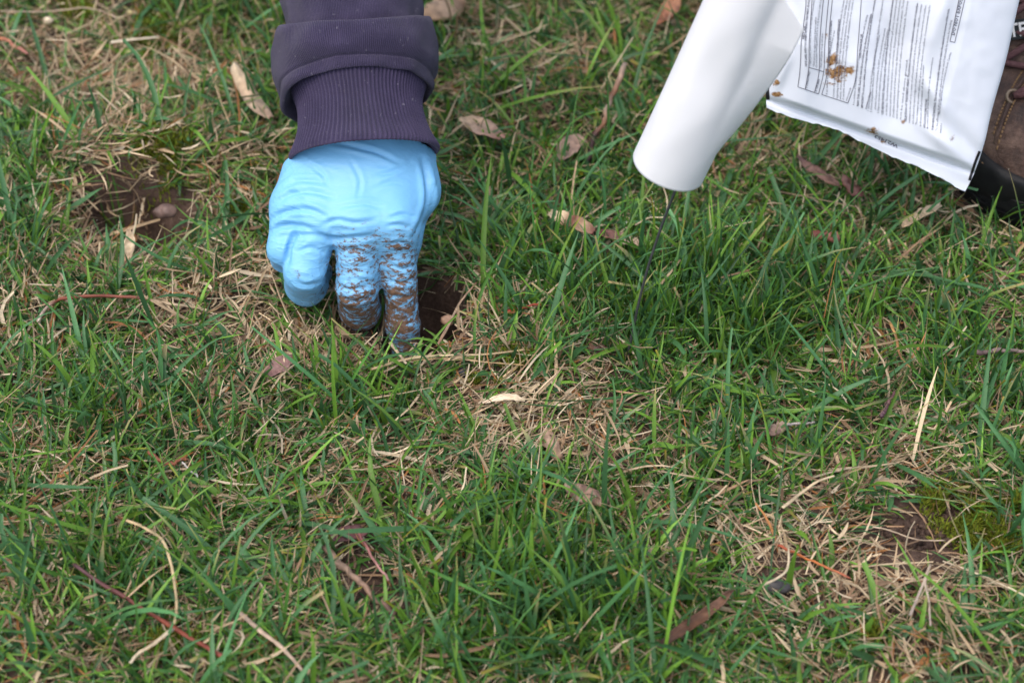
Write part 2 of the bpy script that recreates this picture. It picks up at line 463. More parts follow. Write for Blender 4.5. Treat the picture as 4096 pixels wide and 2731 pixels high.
def glove_mat():
    m, nt, b, o = new_mat('nitrile')
    tc = N(nt, 'ShaderNodeTexCoord')
    dirt = N(nt, 'ShaderNodeVertexColor', layer_name='Dirt')
    mp = N(nt, 'ShaderNodeMapping'); mp.inputs['Scale'].default_value = (1.0, 1.6, 2.2); mp.inputs['Rotation'].default_value = (0, .35, 0)
    nt.links.new(tc.outputs['Object'], mp.inputs['Vector'])
    n1 = noise_node(nt, 210, 7, 0.72, vec=mp.outputs['Vector'])
    n2 = noise_node(nt, 75, 4, 0.6, vec=mp.outputs['Vector'])
    add = N(nt, 'ShaderNodeMath', operation='ADD'); nt.links.new(n1.outputs['Fac'], add.inputs[0])
    sc = N(nt, 'ShaderNodeMath', operation='MULTIPLY'); sc.inputs[1].default_value = 0.45; nt.links.new(n2.outputs['Fac'], sc.inputs[0])
    nt.links.new(sc.outputs[0], add.inputs[1])
    a2 = N(nt, 'ShaderNodeMath', operation='ADD'); nt.links.new(add.outputs[0], a2.inputs[0]); nt.links.new(dirt.outputs['Color'], a2.inputs[1])
    mask = ramp(nt, a2.outputs[0], [(0.0, (0, 0, 0)), (1.0, (1, 1, 1))])
    mr = N(nt, 'ShaderNodeMapRange'); mr.inputs['From Min'].default_value = 1.10; mr.inputs['From Max'].default_value = 1.20
    nt.links.new(a2.outputs[0], mr.inputs['Value'])
    film = N(nt, 'ShaderNodeMapRange'); film.inputs['From Min'].default_value = 0.92; film.inputs['From Max'].default_value = 1.4; film.inputs['To Max'].default_value = 0.45
    nt.links.new(a2.outputs[0], film.inputs['Value'])
    nt.nodes.remove(mask)
    n3 = noise_node(nt, 400, 4)
    dcol = ramp(nt, n3.outputs['Fac'], [(0.3, (0.055, 0.03, 0.017)), (0.7, (0.17, 0.095, 0.055))])
    mxf = N(nt, 'ShaderNodeMix', data_type='RGBA')
    mxf.inputs['A'].default_value = (0.165, 0.425, 0.69, 1); mxf.inputs['B'].default_value = (0.15, 0.21, 0.23, 1)
    nt.links.new(film.outputs['Result'], mxf.inputs['Factor'])
    mx = N(nt, 'ShaderNodeMix', data_type='RGBA')
    nt.links.new(mr.outputs['Result'], mx.inputs['Factor']); nt.links.new(mxf.outputs['Result'], mx.inputs['A']); nt.links.new(dcol.outputs['Color'], mx.inputs['B'])
    nt.links.new(mx.outputs['Result'], b.inputs['Base Color'])
    rr = N(nt, 'ShaderNodeMapRange'); rr.inputs['To Min'].default_value = 0.46; rr.inputs['To Max'].default_value = 0.8
    nt.links.new(mr.outputs['Result'], rr.inputs['Value']); nt.links.new(rr.outputs['Result'], b.inputs['Roughness'])
    b.inputs['Specular IOR Level'].default_value = 0.45
    b.inputs['Subsurface Weight'].default_value = 0.08
    b.inputs['Subsurface Radius'].default_value = (0.3, 0.6, 1.0); b.inputs['Subsurface Scale'].default_value = 0.003
    mp2 = N(nt, 'ShaderNodeMapping'); mp2.inputs['Scale'].default_value = (0.55, 1.3, 1.8); mp2.inputs['Rotation'].default_value = (0, -.35, 0.3)
    nt.links.new(tc.outputs['Object'], mp2.inputs['Vector'])
    n4 = noise_node(nt, 120, 3, 0.5, vec=mp2.outputs['Vector'])
    bb = bump(nt, b, n4.outputs['Fac'], 0.25, 0.0025)
    for rot, sc_, st in (((0.2, -.5, 0.35), (0.30, 1.2, 1.7), .28), ((-.3, .45, -.4), (.35, 1.5, 1.3), .24)):
        mp3 = N(nt, 'ShaderNodeMapping'); mp3.inputs['Scale'].default_value = sc_; mp3.inputs['Rotation'].default_value = rot
        nt.links.new(tc.outputs['Object'], mp3.inputs['Vector'])
        n6 = noise_node(nt, 85, 2, 0.45, vec=mp3.outputs['Vector']); n6.inputs['Distortion'].default_value = 0.6
        rid = ramp(nt, n6.outputs['Fac'], [(0.36, (0, 0, 0)), (0.46, (.35, .35, .35)), (0.50, (1, 1, 1)), (0.54, (.35, .35, .35)), (0.64, (0, 0, 0))])
        mu = N(nt, 'ShaderNodeMix', data_type='RGBA', blend_type='MULTIPLY'); mu.inputs['Factor'].default_value = 1
        cr = N(nt, 'ShaderNodeVertexColor', layer_name='Crease')
        nt.links.new(rid.outputs['Color'], mu.inputs['A']); nt.links.new(cr.outputs['Color'], mu.inputs['B'])
        bb = bump(nt, b, mu.outputs['Result'], st, 0.0012, bb)
    bump(nt, b, mr.outputs['Result'], 0.4, 0.0005, bb)
    return m
M['glove'] = glove_mat()

def fabric_mat(name, rib):
    m, nt, b, o = new_mat(name)
    n = noise_node(nt, 60, 4); n2 = noise_node(nt, 1600, 2, 0.6)
    r = ramp(nt, n.outputs['Fac'], [(0.3, (0.029, 0.024, 0.052)), (0.7, (0.042, 0.034, 0.071))])
    r2 = ramp(nt, n2.outputs['Fac'], [(0.3, (0.72, 0.72, 0.72)), (0.7, (1.3, 1.28, 1.28))])
    mx = N(nt, 'ShaderNodeMix', data_type='RGBA', blend_type='MULTIPLY'); mx.inputs['Factor'].default_value = 0.9
    nt.links.new(r.outputs['Color'], mx.inputs['A']); nt.links.new(r2.outputs['Color'], mx.inputs['B'])
    # pale lint and dried specks
    n5 = noise_node(nt, 260, 3, 0.6)
    mr = N(nt, 'ShaderNodeMapRange'); mr.inputs['From Min'].default_value = 0.66; mr.inputs['From Max'].default_value = 0.78; mr.inputs['To Max'].default_value = 0.4
    nt.links.new(n5.outputs['Fac'], mr.inputs['Value'])
    mx2 = N(nt, 'ShaderNodeMix', data_type='RGBA'); mx2.inputs['B'].default_value = (0.35, 0.33, 0.36, 1)
    nt.links.new(mr.outputs['Result'], mx2.inputs['Factor']); nt.links.new(mx.outputs['Result'], mx2.inputs['A'])
    nt.links.new(mx2.outputs['Result'], b.inputs['Base Color'])
    b.inputs['Roughness'].default_value = 0.95; b.inputs['Specular IOR Level'].default_value = 0.15
    b.inputs['Sheen Weight'].default_value = 0.12; b.inputs['Sheen Roughness'].default_value = 0.5
    uv = N(nt, 'ShaderNodeUVMap')
    w = N(nt, 'ShaderNodeTexWave'); w.inputs['Scale'].default_value = 13.0; w.bands_direction = 'X'; w.inputs['Distortion'].default_value = 1.0; w.inputs['Detail'].default_value = 1
    nt.links.new(uv.outputs['UV'], w.inputs['Vector'])
    if not rib:
        wr_ = ramp(nt, w.outputs['Fac'], [(0.1, (.62, .62, .62)), (0.8, (1.15, 1.15, 1.15))])
        mk = N(nt, 'ShaderNodeMix', data_type='RGBA', blend_type='MULTIPLY'); mk.inputs['Factor'].default_value = .8
        nt.links.new(mx2.outputs['Result'], mk.inputs['A']); nt.links.new(wr_.outputs['Color'], mk.inputs['B'])
        nt.links.new(mk.outputs['Result'], b.inputs['Base Color'])
    bb = bump(nt, b, w.outputs['Fac'], 0.0 if rib else 0.6, 0.0008)
    bump(nt, b, n2.outputs['Fac'], 0.5, 0.0007, bb)
    return m
M['fabric'] = fabric_mat('sweatshirt_fleece', False)
M['ribknit'] = fabric_mat('ribbed_cuff_knit', True)

person = empty('person', (O[0] + .03, O[1] + .05, 0))
tag(person, 'person in dark purple sweatshirt, blue glove and brown boot reaching into the lawn', 'person')
glove = under(mesh_obj('glove', HV, HQ, M['glove']), person)
glove['label'] = 'dirt-smeared light blue nitrile glove with its index finger in the hole'
px_, py_, dd_ = project(HV)
dirt = np.clip((py_ - 830) / 420, 0, 1) ** 0.7 * 0.45 + 0.10 * np.exp(-((px_ - 1500) / 260) ** 2 - ((py_ - 930) / 110) ** 2)
dirt += 0.09 * np.exp(-((px_ - 1620) / 70) ** 2 - ((py_ - 1180) / 260) ** 2)
dirt -= 0.26 * np.clip((1330 - px_) / 170, 0, 1)
dirt -= 0.25 * np.clip((px_ - 1675) / 40, 0, 1) * (py_ < 1050)
dirt += 0.30 * np.exp(-((px_ - 1182) / 30) ** 2 - ((py_ - 1095) / 30) ** 2)
dirt += 0.10 * np.exp(-((px_ - 1470) / 170) ** 2 - ((py_ - 1000) / 110) ** 2) + .08 * np.exp(-((px_ - 1430) / 100) ** 2 - ((py_ - 1240) / 70) ** 2)
dirt = np.minimum(dirt, .48)
dirt = np.where(py_ < 820, dirt - .4 * np.clip((820 - py_) / 50, 0, 1), dirt)
vcol(glove, np.repeat(dirt[:, None], 3, 1), 'Dirt')
crease = np.clip(.10 + np.clip((py_ - 880) / 220, 0, .55) + np.clip((1290 - px_) / 170, 0, .75) + np.clip((px_ - 1690) / 60, 0, .5), .1, .9)
vcol(glove, np.repeat(crease[:, None], 3, 1), 'Crease')

# --- sleeve: profile swept round the forearm axis
def sleeve_ring(s, r, th, flat=0.86):
    return P0 + AX * s[..., None] + E1 * (r * np.cos(th))[..., None] + E2 * (r * flat * np.sin(th))[..., None]

def lofted(name, prof, nth, mat, rib=0, parent=None, tilt=None, wr=0.0, flat=0.86, nsub=6, seed=0):
    """prof rows: (s mm, r mm, dip mm) ; dip lowers s toward the front"""
    pr = smooth_path(np.array(prof, float), nsub * (len(prof) - 1) + 1)
    th = np.linspace(0, 2 * np.pi, nth, endpoint=False)
    S = pr[:, 0][:, None] + 0 * th[None]; Rr = pr[:, 1][:, None] + 0 * th[None]
    front = 0.5 + 0.5 * np.sin(th)[None]
    S = S + pr[:, 2][:, None] * (1 - front ** 1.2)
    if not rib:
        drp = np.exp(-((pr[:, 0] - 52) / 9) ** 2)[:, None]
        S = S - 7 * drp * np.clip(-np.cos(th - .35), 0, 1)[None] ** 2
        Rr = Rr + 2.5 * drp * np.clip(-np.cos(th - .35), 0, 1)[None] ** 2
        Rr = Rr - 6.5 * (1 - front ** 1.2) * np.exp(-((pr[:, 0] - 77) / 7) ** 2)[:, None] * (pr[:, 1] > 47)[:, None]
    Rr = Rr * (1 + 0.012 * np.sin(3 * th + 1)[None])
    if wr:
        u = th[None] * 3
        Rr = Rr + wr * fbm(np.cos(th)[None] * 2.2 + 0 * S, np.sin(th)[None] * 2.2 + 0 * S, S / 17.0, seed=seed, octv=2)
    if rib:
        S = S + 6.5 * (1 - np.sin(th))[None] * np.exp(-np.clip(S, 0, 99) / 22)
        env = np.clip((pr[:, 0] - pr[:, 0].min()) / 3.0, 0.35, 1)[:, None]
        wv = np.cos(rib * th + 0.5 * np.sin(S / 11.0) + 0.8 * vnoise(th * 6, 0 * th, seed=9)[None])
        Rr = Rr + env * 0.75 * np.sign(wv) * np.abs(wv) ** 0.6
    V = sleeve_ring(S / 1000, Rr / 1000, th[None] + 0 * S, flat).reshape(-1, 3)
    o = mesh_obj(name, V, grid_faces(len(pr), nth, True)[:, ::-1], mat, None)
    uvl = o.data.uv_layers.new(name='UVMap')
    vi = np.empty(len(o.data.loops), np.int32); o.data.loops.foreach_get('vertex_index', vi)
    uv = np.stack([(th[None] + 0 * S).ravel()[vi], (S / 45).ravel()[vi]], 1)
    uvl.data.foreach_set('uv', uv.astype(np.float32).ravel())
    return under(o, parent) if parent else o

cuff = lofted('cuff', [(8, 40, 0), (1, 43.5, 0), (-1.2, 45.5, 0), (0.5, 46.6, 0), (5, 45.4, 0), (14, 42.0, 0), (26, 39.2, 0), (38, 38.6, 0), (47, 41.0, 0), (53, 43.2, 0), (58, 42.5, 0)], 1176, M['ribknit'], rib=98, parent=person, wr=0.5, nsub=4, seed=31)
sleeve = lofted('sleeve', [(57, 40, 0), (50.5, 43.2, -1), (48.2, 45.6, -2), (50.5, 47.6, -2), (54.5, 47.9, -2), (56, 47.4, -1), (57.5, 49.6, 0), (62, 53.0, 4), (69, 54.2, 12), (75.5, 52.6, 26), (77.5, 50, 36), (75, 47.6, 36), (66, 42.4, 26), (76, 39.8, 10), (98, 42.4, 0), (140, 47, 0), (200, 50, 0), (260, 54, 0), (330, 57, 0), (420, 60, 0)], 300, M['fabric'], parent=person, wr=2.6, nsub=7, seed=41)
sleeve['label'] = 'dark purple sweatshirt sleeve bunched above its cuff'

# ------------------------------------------------------------------ keep-out test for blades
BOOT_TOE = ground(np.array(4250.0), np.array(930.0))
BDIR = np.array([-0.24, 0.97, 0.0]); BDIR /= np.linalg.norm(BDIR)      # toe -> heel
BSIDE = np.array([BDIR[1], -BDIR[0], 0.0])
def boot_uv(P):
    q = P - BOOT_TOE
    return q[..., :2] @ BDIR[:2], q[..., :2] @ BSIDE[:2]
BW = [(-.004, .0), (0, .016), (.01, .034), (.03, .048), (.06, .054), (.10, .055), (.15, .049), (.2, .042), (.25, .041), (.285, .034), (.30, .018), (.304, .0)]
def boot_half(d):
    return np.interp(d, [b[0] for b in BW], [b[1] for b in BW], left=-.05, right=-.05)
def in_boot(P, m=0.0):
    d, s = boot_uv(P)
    return (np.abs(s) < boot_half(d) + m) & (P[..., 2] < .16)

# ------------------------------------------------------------------ lawn: density maps from the photograph's patches (picture px -> ground)
BARE = [(575, 900, 190, 90, 1.3), (700, 830, 80, 60, .9), (3690, 2120, 200, 105, 2.0), (400, 40, 250, 55, .7), (1400, 2190, 120, 50, 1.4), (1550, 2430, 120, 65, 1.5), (1470, 2310, 80, 60, .9),
        (3960, 2640, 220, 60, .6), (2000, 1570, 80, 35, .8), (3080, 1690, 110, 35, .6), (3160, 2350, 90, 40, .7), (760, 2590, 90, 45, .6), (1690, 2040, 110, 45, .5),
        (2680, 560, 60, 30, .4), (3030, 2260, 60, 30, .5), (640, 1400, 80, 40, .4)]
TAN = [(560, 330, 260, 110, .8), (820, 330, 220, 120, .8), (420, 700, 260, 90, 1.0), (260, 880, 130, 90, .5), (900, 800, 200, 160, .7), (950, 1060, 160, 120, .7), (680, 1270, 170, 100, 1.0), (900, 1230, 150, 80, .6),
       (1880, 1330, 100, 100, 1.3), (1780, 1440, 220, 70, .9), (1850, 1640, 140, 110, 1.2), (2080, 1630, 150, 90, 1.0), (2200, 1790, 160, 120, .9), (2450, 1760, 120, 120, .7), (2500, 1950, 130, 80, .6),
       (1110, 1420, 160, 90, .9), (1300, 1390, 180, 70, .7), (850, 1600, 130, 90, .7), (1720, 1960, 140, 100, 1.0), (1180, 1850, 100, 70, .5), (200, 1900, 220, 80, .5), (450, 2020, 250, 70, .4),
       (3250, 2230, 280, 130, .72), (3500, 2330, 250, 120, .7), (3800, 2330, 250, 120, .5), (3560, 1420, 170, 90, .9), (3100, 2150, 180, 100, .6), (3800, 2650, 250, 80, .6), (3650, 1880, 160, 60, .6),
       (3850, 1800, 200, 80, .4), (150, 250, 200, 130, .6), (650, 530, 240, 100, .5), (1950, 180, 180, 100, .4), (2080, 330, 160, 90, .35), (2150, 560, 160, 70, .4), (2800, 180, 120, 80, .3), (1340, 2330, 140, 80, .6), (1180, 2590, 160, 80, .4), (2750, 2200, 160, 80, .6), (2550, 2050, 160, 60, .5), (3000, 1800, 200, 60, .4)]
LUSH = [(2250, 1120, 240, 170, 1), (2650, 1130, 260, 200, .9), (2950, 1330, 350, 170, .9), (2500, 1400, 260, 120, .5), (1400, 1640, 260, 150, .7), (3900, 1480, 300, 220, .6), (500, 1650, 330, 180, .6), (1900, 2350, 500, 250, .7), (2400, 2450, 500, 230, .7),
        (500, 2350, 500, 250, .5), (3300, 1150, 400, 200, .5), (1150, 130, 120, 160, .3), (2250, 700, 350, 200, .4), (150, 620, 140, 160, .3), (3000, 1950, 400, 120, .4), (120, 1000, 140, 200, .4)]
MOSS = [(670, 705, 110, 55), (480, 905, 55, 50), (590, 150, 110, 50), (330, 75, 80, 35), (640, 80, 70, 40), (3760, 2010, 90, 55), (3900, 2120, 110, 70), (3990, 2200, 80, 50), (3440, 2550, 70, 40), (690, 2600, 90, 40), (1935, 1575, 50, 22), (980, 840, 70, 40), (2080, 1480, 70, 30), (960, 1920, 70, 30), (4040, 2050, 60, 40)]
def field(lst, px, py):
    f = np.zeros_like(px)
    for c in lst:
        f = f + (c[4] if len(c) > 4 else 1.0) * np.exp(-(((px - c[0]) / c[2]) ** 2 + ((py - c[1]) / c[3]) ** 2))
    return f

def scatter(n, x0, x1, y0, y1):
    return rng.uniform(x0, x1, n), rng.uniform(y0, y1, n)

def blades(x, y, z, head, tilt, bend, length, width, col, seg=5, fold=0.25, curl=None, roll=None, taper=1.6, tipcol=None, minz=0.0012, blunt=None, floor=True):
    n = len(x)
    P = np.stack([x, y, z], 1)
    curl = np.zeros(n) if curl is None else curl
    roll = np.zeros(n) if roll is None else roll
    blunt = np.zeros(n) if blunt is None else blunt
    rows, cols = [], []
    ds = length / seg
    for k in range(seg + 1):
        t = k / seg
        ph = tilt + bend * t ** 1.3
        hd = head + curl * t
        D = np.stack([np.cos(hd) * np.sin(ph), np.sin(hd) * np.sin(ph), np.cos(ph)], 1)
        S = np.stack([-np.sin(hd), np.cos(hd), np.zeros(n)], 1)
        Nn = np.cross(D, S)
        rl = roll * t
        S2 = S * np.cos(rl)[:, None] + Nn * np.sin(rl)[:, None]
        N2 = -S * np.sin(rl)[:, None] + Nn * np.cos(rl)[:, None]
        wt = width * (0.62 + 0.38 * min(1, t * 3.5)) * np.maximum(1 - t ** (taper * 2.2), blunt) * 0.5
        if k == seg: wt = np.maximum(wt, width * 0.03)
        L = P + S2 * wt[:, None]; C = P - N2 * (wt * fold * 2)[:, None]; Rr = P - S2 * wt[:, None]
        rows.append(np.stack([L, C, Rr], 1))
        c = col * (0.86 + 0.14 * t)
        if tipcol is not None:
            c = c * (1 - tipcol[:, 3:4] * max(0, (t - .62) / .38)) + tipcol[:, :3] * tipcol[:, 3:4] * max(0, (t - .62) / .38)
        cols.append(np.repeat(c[:, None], 3, 1))
        P = P + D * ds[:, None]
        if floor:
            gz = ground_z(P[:, 0], P[:, 1]) + minz
            P[:, 2] = np.maximum(P[:, 2], gz)
    V = np.stack(rows, 1)                       # n, seg+1, 3, 3
    Cc = np.stack(cols, 1)
    return V, Cc

def blade_faces(n, seg):
    base = []
    for k in range(seg):
        a = k * 3
        base += [(a, a + 1, a + 4, a + 3), (a + 1, a + 2, a + 5, a + 4)]
    base = np.array(base)
    return (base[None] + (np.arange(n) * (seg + 1) * 3)[:, None, None]).reshape(-1, 4)

def cull(V, extra=0.0016):
    """drop blades that would pass through the glove, cuff or boot"""
    P = V[:, :, 1]
    d = np.full(P.shape[:2], 1.0)
    box = (P[..., 0] > lo[0] - .01) & (P[..., 0] < hi[0] + .01) & (P[..., 1] > lo[1] - .01) & (P[..., 1] < hi[1] + .02)
    if box.any(): d[box] = hand_sdf(P[box])
    over = np.sqrt(((P[..., 0] - HOLE[0] - .004) / .024) ** 2 + ((P[..., 1] - HOLE[1]) / .034) ** 2) < 1
    bad = (d < extra).any(1) | in_boot(P, .002).any(1) | (over.any(1) & (rng.random(len(P)) < .93))
    return ~bad

X0, X1, Y0, Y1 = -0.52, 0.52, 0.66, 1.50
def in_hole(x, y, m=1.0):
    q = np.sqrt(((x - HOLE[0]) / (.026 * m)) ** 2 + ((y - HOLE[1]) / (.040 * m)) ** 2)
    return q < 1

def pick(n, table, w):
    w = np.array(w, float); w /= w.sum()
    return np.array(table)[rng.choice(len(table), n, p=w)]

def green_lawn():
    nt = 37000
    tx, ty = scatter(nt, X0, X1, Y0, Y1)
    px, py, _ = project(np.stack([tx, ty, 0 * tx], 1))
    bare, tan, lush = field(BARE, px, py), field(TAN, px, py), field(LUSH, px, py)
    patch = fbm(tx * 22, ty * 22, seed=51, octv=2)
    p = np.clip(0.49 + 0.42 * lush - 0.34 * tan + 0.26 * patch, 0.08, 1) * np.clip(1 - 1.5 * bare, 0.02, 1)
    edge = (px < -250) | (px > 4350) | (py > 3000) | (py < -300)
    p = np.where(edge, p * 0.6, p)
    keep = (rng.random(nt) < p) & ~in_hole(tx, ty, 1.12)
    tx, ty, lush, tan = tx[keep], ty[keep], lush[keep], tan[keep]
    per = rng.integers(3, 6, len(tx))
    i = np.repeat(np.arange(len(tx)), per); n = len(i)
    x = tx[i] + rng.normal(0, .0018, n); y = ty[i] + rng.normal(0, .0018, n)
    lu, ta = np.clip(lush[i], 0, 1), np.clip(tan[i], 0, 1)
    thead = rng.uniform(0, 2 * np.pi, len(tx)); tl = rng.uniform(0, 0.75, len(tx))
    head = thead[i] + rng.normal(0, 1.1, n)
    tilt = np.abs(tl[i] + rng.normal(0, .32, n)) + 0.18 - 0.2 * lu
    bend = np.abs(rng.normal(.65, .5, n)) * (1 - .3 * lu)
    flat_ = rng.random(n) < 0.50 - 0.22 * lu
    tilt = np.where(flat_, rng.uniform(.95, 1.45, n), tilt)
    ln = rng.lognormal(math.log(.0212), .44, n) * (1 + .45 * lu - .10 * ta)
    ln = np.clip(ln, .010, .105)
    wd = rng.lognormal(math.log(.00170), .38, n); wd = np.clip(wd, .0007, .0040)
    wd *= np.clip(ln / .022, .65, 1.2)
    big = rng.random(n) < .006
    ln = np.where(big, rng.uniform(.055, .10, n), ln); wd = np.where(big, rng.uniform(.0028, .0044, n), wd); tilt = np.where(big, rng.uniform(.5, 1.35, n), tilt); bend = np.where(big, rng.uniform(.1, .6, n), bend)
    kind = rng.random(n)
    c1 = np.array([.080, .195, .020]); c2 = np.array([.055, .158, .042]); c3 = np.array([.125, .255, .030]); c4 = np.array([.038, .095, .030])
    u = rng.random((n, 1)); col = c1 * (1 - u) + c2 * u
    m3 = kind < .31; col[m3] = c3 * (.8 + .4 * rng.random((m3.sum(), 1)))
    m4 = kind > .84; col[m4] = c4
    wide = (wd > .0025) & (kind > .3)
    col[wide] = np.array([.066, .175, .062]) * (.85 + .3 * rng.random((wide.sum(), 1)))
    col *= rng.lognormal(0, .17, (n, 1))
    tipc = np.zeros((n, 4)); tp = rng.random(n)
    mt = tp < .10; tipc[mt] = [.42, .30, .14, .9]
    mt = (tp > .10) & (tp < .14); tipc[mt] = [.33, .22, .02, .8]
    bl = np.where(rng.random(n) < .25, rng.uniform(.35, .7, n), 0)
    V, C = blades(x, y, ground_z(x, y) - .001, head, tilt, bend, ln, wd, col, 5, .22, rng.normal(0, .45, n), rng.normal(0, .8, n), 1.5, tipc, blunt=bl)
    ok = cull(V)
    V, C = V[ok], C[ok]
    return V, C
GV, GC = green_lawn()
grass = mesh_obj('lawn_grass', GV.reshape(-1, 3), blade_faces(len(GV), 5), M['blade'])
vcol(grass, GC.reshape(-1, 3))
tag(grass, 'short green lawn grass with wet tips around the hand', 'grass', kind='stuff')

def dead_lawn():
    nt = 105000
    x, y = scatter(nt, X0, X1, Y0, Y1)
    px, py, _ = project(np.stack([x, y, 0 * x], 1))
    bare, tan, lush = field(BARE, px, py), field(TAN, px, py), field(LUSH, px, py)
    patch = fbm(x * 30, y * 30, seed=61, octv=2)
    p = np.clip(0.50 + 0.30 * tan - 0.14 * lush + 0.24 * patch, .08, 1) * np.clip(1 - 1.5 * bare, .06, 1)
    edge = (px < -250) | (px > 4350) | (py > 3000) | (py < -300)
    p = np.where(edge, p * 0.6, p)
    keep = (rng.random(nt) < p) & ~in_hole(x, y, 1.0)
    x, y, tan = x[keep], y[keep], np.clip(tan[keep], 0, 1.2)
    n = len(x)
    z = ground_z(x, y) + rng.uniform(.0005, .010, n) * (1 + .3 * tan) * (rng.random(n) ** .7)
    head = rng.uniform(0, 2 * np.pi, n)
    # combed locally so that the thatch lies in swirls
    sw = fbm(x * 14, y * 14, seed=63, octv=1) * 3.2
    head = np.where(rng.random(n) < .55, sw + rng.normal(0, .5, n), head)
    tilt = np.clip(rng.normal(1.42, .22, n), .5, 1.75)
    bend = rng.normal(.12, .35, n)
    up = rng.random(n) < .07
    tilt = np.where(up, rng.uniform(.3, 1.0, n), tilt)
    ln = np.clip(rng.lognormal(math.log(.0175), .50, n), .005, .080)
    wd = np.clip(rng.lognormal(math.log(.00098), .45, n), .0004, .0032)
    base = pick(n, [[.46, .33, .20], [.58, .45, .29], [.34, .21, .12], [.36, .16, .055], [.22, .14, .085], [.68, .56, .39]], [.28, .28, .15, .07, .08, .14])
    shift = (tan[:, None] * 0.14 + 0.80)
    col = base * shift * rng.lognormal(0, .2, (n, 1))
    V, C = blades(x, y, z, head, tilt, bend, ln, wd, col, 4, .18, rng.normal(0, .65, n), rng.normal(0, 1.4, n), 2.2, None, blunt=np.where(rng.random(n) < .5, .6, 0))
    ok = cull(V)
    return V[ok], C[ok]
DV, DC = dead_lawn()
thatch = mesh_obj('dead_grass', DV.reshape(-1, 3), blade_faces(len(DV), 4), M['dead'])
vcol(thatch, DC.reshape(-1, 3))
tag(thatch, 'matted tan dead grass lying among the green blades', 'dead grass', kind='stuff')

# ------------------------------------------------------------------ moss
def moss():
    xs, ys = [], []
    for (cx, cy, rx, ry) in MOSS:
        n = int(rx * ry * .42)
        a, b = rng.normal(0, .6, n) * rx, rng.normal(0, .6, n) * ry
        G = ground(cx + a, cy + b); xs.append(G[:, 0]); ys.append(G[:, 1])
    x, y = np.concatenate(xs), np.concatenate(ys)
    k = fbm(x * 90, y * 90, seed=71, octv=2) > -.25
    x, y = x[k], y[k]; n = len(x)
    hgt = .004 + .006 * np.clip(fbm(x * 70, y * 70, seed=72, octv=1) + .5, 0, 1)
    ln = rng.uniform(.002, .0055, n); wd = rng.uniform(.0006, .0013, n)
    col = pick(n, [[.13, .17, .012], [.20, .23, .02], [.09, .12, .012], [.16, .11, .02]], [.4, .25, .25, .1]) * rng.lognormal(0, .2, (n, 1))
    V, C = blades(x, y, ground_z(x, y) + hgt * rng.random(n), rng.uniform(0, 6.28, n), rng.uniform(.1, 1.2, n), rng.normal(.3, .3, n), ln, wd, col, 2, .2)
    ok = cull(V)
    return V[ok], C[ok]
MV, MC = moss()
mo = mesh_obj('moss', MV.reshape(-1, 3), blade_faces(len(MV), 2), M['moss'])
vcol(mo, MC.reshape(-1, 3))
tag(mo, 'yellow-green moss clumps on bare patches of soil', 'moss', kind='stuff')

# ------------------------------------------------------------------ loose soil crumbs round the holes and bare patches
def crumbs():
    bm = bmesh.new(); bmesh.ops.create_icosphere(bm, subdivisions=1, radius=1.0)
    bv = np.array([v.co[:] for v in bm.verts]); bf = np.array([[v.index for v in f.verts] for f in bm.faces]); bm.free()
    C = []
    for (cx, cy, rx, ry, n) in [(1740, 1270, 70, 110, 420), (1830, 1330, 60, 50, 120), (560, 900, 170, 80, 600), (3690, 2115, 150, 70, 500), (400, 40, 220, 50, 300), (1560, 2440, 110, 50, 160), (1400, 2190, 90, 40, 120), (1300, 1310, 200, 40, 120), (3950, 2630, 160, 50, 150)]:
        g_ = ground(cx + rng.normal(0, .6, n) * rx, cy + rng.normal(0, .6, n) * ry); C.append(g_)
    C = np.concatenate(C); r = np.clip(rng.lognormal(math.log(.0009), .55, len(C)), .0003, .0042)
    C[:, 2] = ground_z(C[:, 0], C[:, 1]) + r * .4
    k = hand_sdf(C) > .001
    C, r = C[k], r[k]
    jit = 1 + .3 * rng.normal(0, 1, (len(C), len(bv), 1)).clip(-1.5, 1.5)
    V = C[:, None] + bv[None] * jit * r[:, None, None] * np.array([1, 1, .8])
    return V.reshape(-1, 3), (bf[None] + (np.arange(len(C)) * len(bv))[:, None, None]).reshape(-1, 3)
cv, cf = crumbs()
cr_ = mesh_obj('soil_crumbs', cv, cf, M['soil'], smooth=False)
tag(cr_, 'loose brown soil crumbs around the holes and bare patches', 'soil', kind='stuff')

# ------------------------------------------------------------------ dew on blade tips
def dew():
    tips = GV[:, -1, 1]
    hgt = tips[:, 2] - ground_z(tips[:, 0], tips[:, 1])
    px, py, _ = project(tips)
    c = np.where((hgt > .008) & (px > -100) & (px < 4200) & (py > -100) & (py < 2850))[0]
    c = rng.choice(c, min(1500, len(c)), replace=False)
    bm = bmesh.new(); bmesh.ops.create_icosphere(bm, subdivisions=2, radius=1.0)
    bv = np.array([v.co[:] for v in bm.verts]); bf = np.array([[v.index for v in f.verts] for f in bm.faces]); bm.free()
    r = np.clip(rng.lognormal(math.log(.00046), .3, len(c)), .0002, .00085)
    V = tips[c][:, None] + bv[None] * r[:, None, None]
    Fc = bf[None] + (np.arange(len(c)) * len(bv))[:, None, None]
    return V.reshape(-1, 3), Fc.reshape(-1, 3)
m_, nt_, b_, o_ = new_mat('water')
b_.inputs['Base Color'].default_value = (1, 1, 1, 1); b_.inputs['Roughness'].default_value = 0.02
b_.inputs['Transmission Weight'].default_value = 1.0; b_.inputs['IOR'].default_value = 1.33; b_.inputs['Specular IOR Level'].default_value = 0.9
M['water'] = m_
dv, df = dew()
dw = mesh_obj('dew', dv, df, M['water'])
tag(dw, 'tiny clear dew drops on the grass tips', 'dew', kind='stuff')

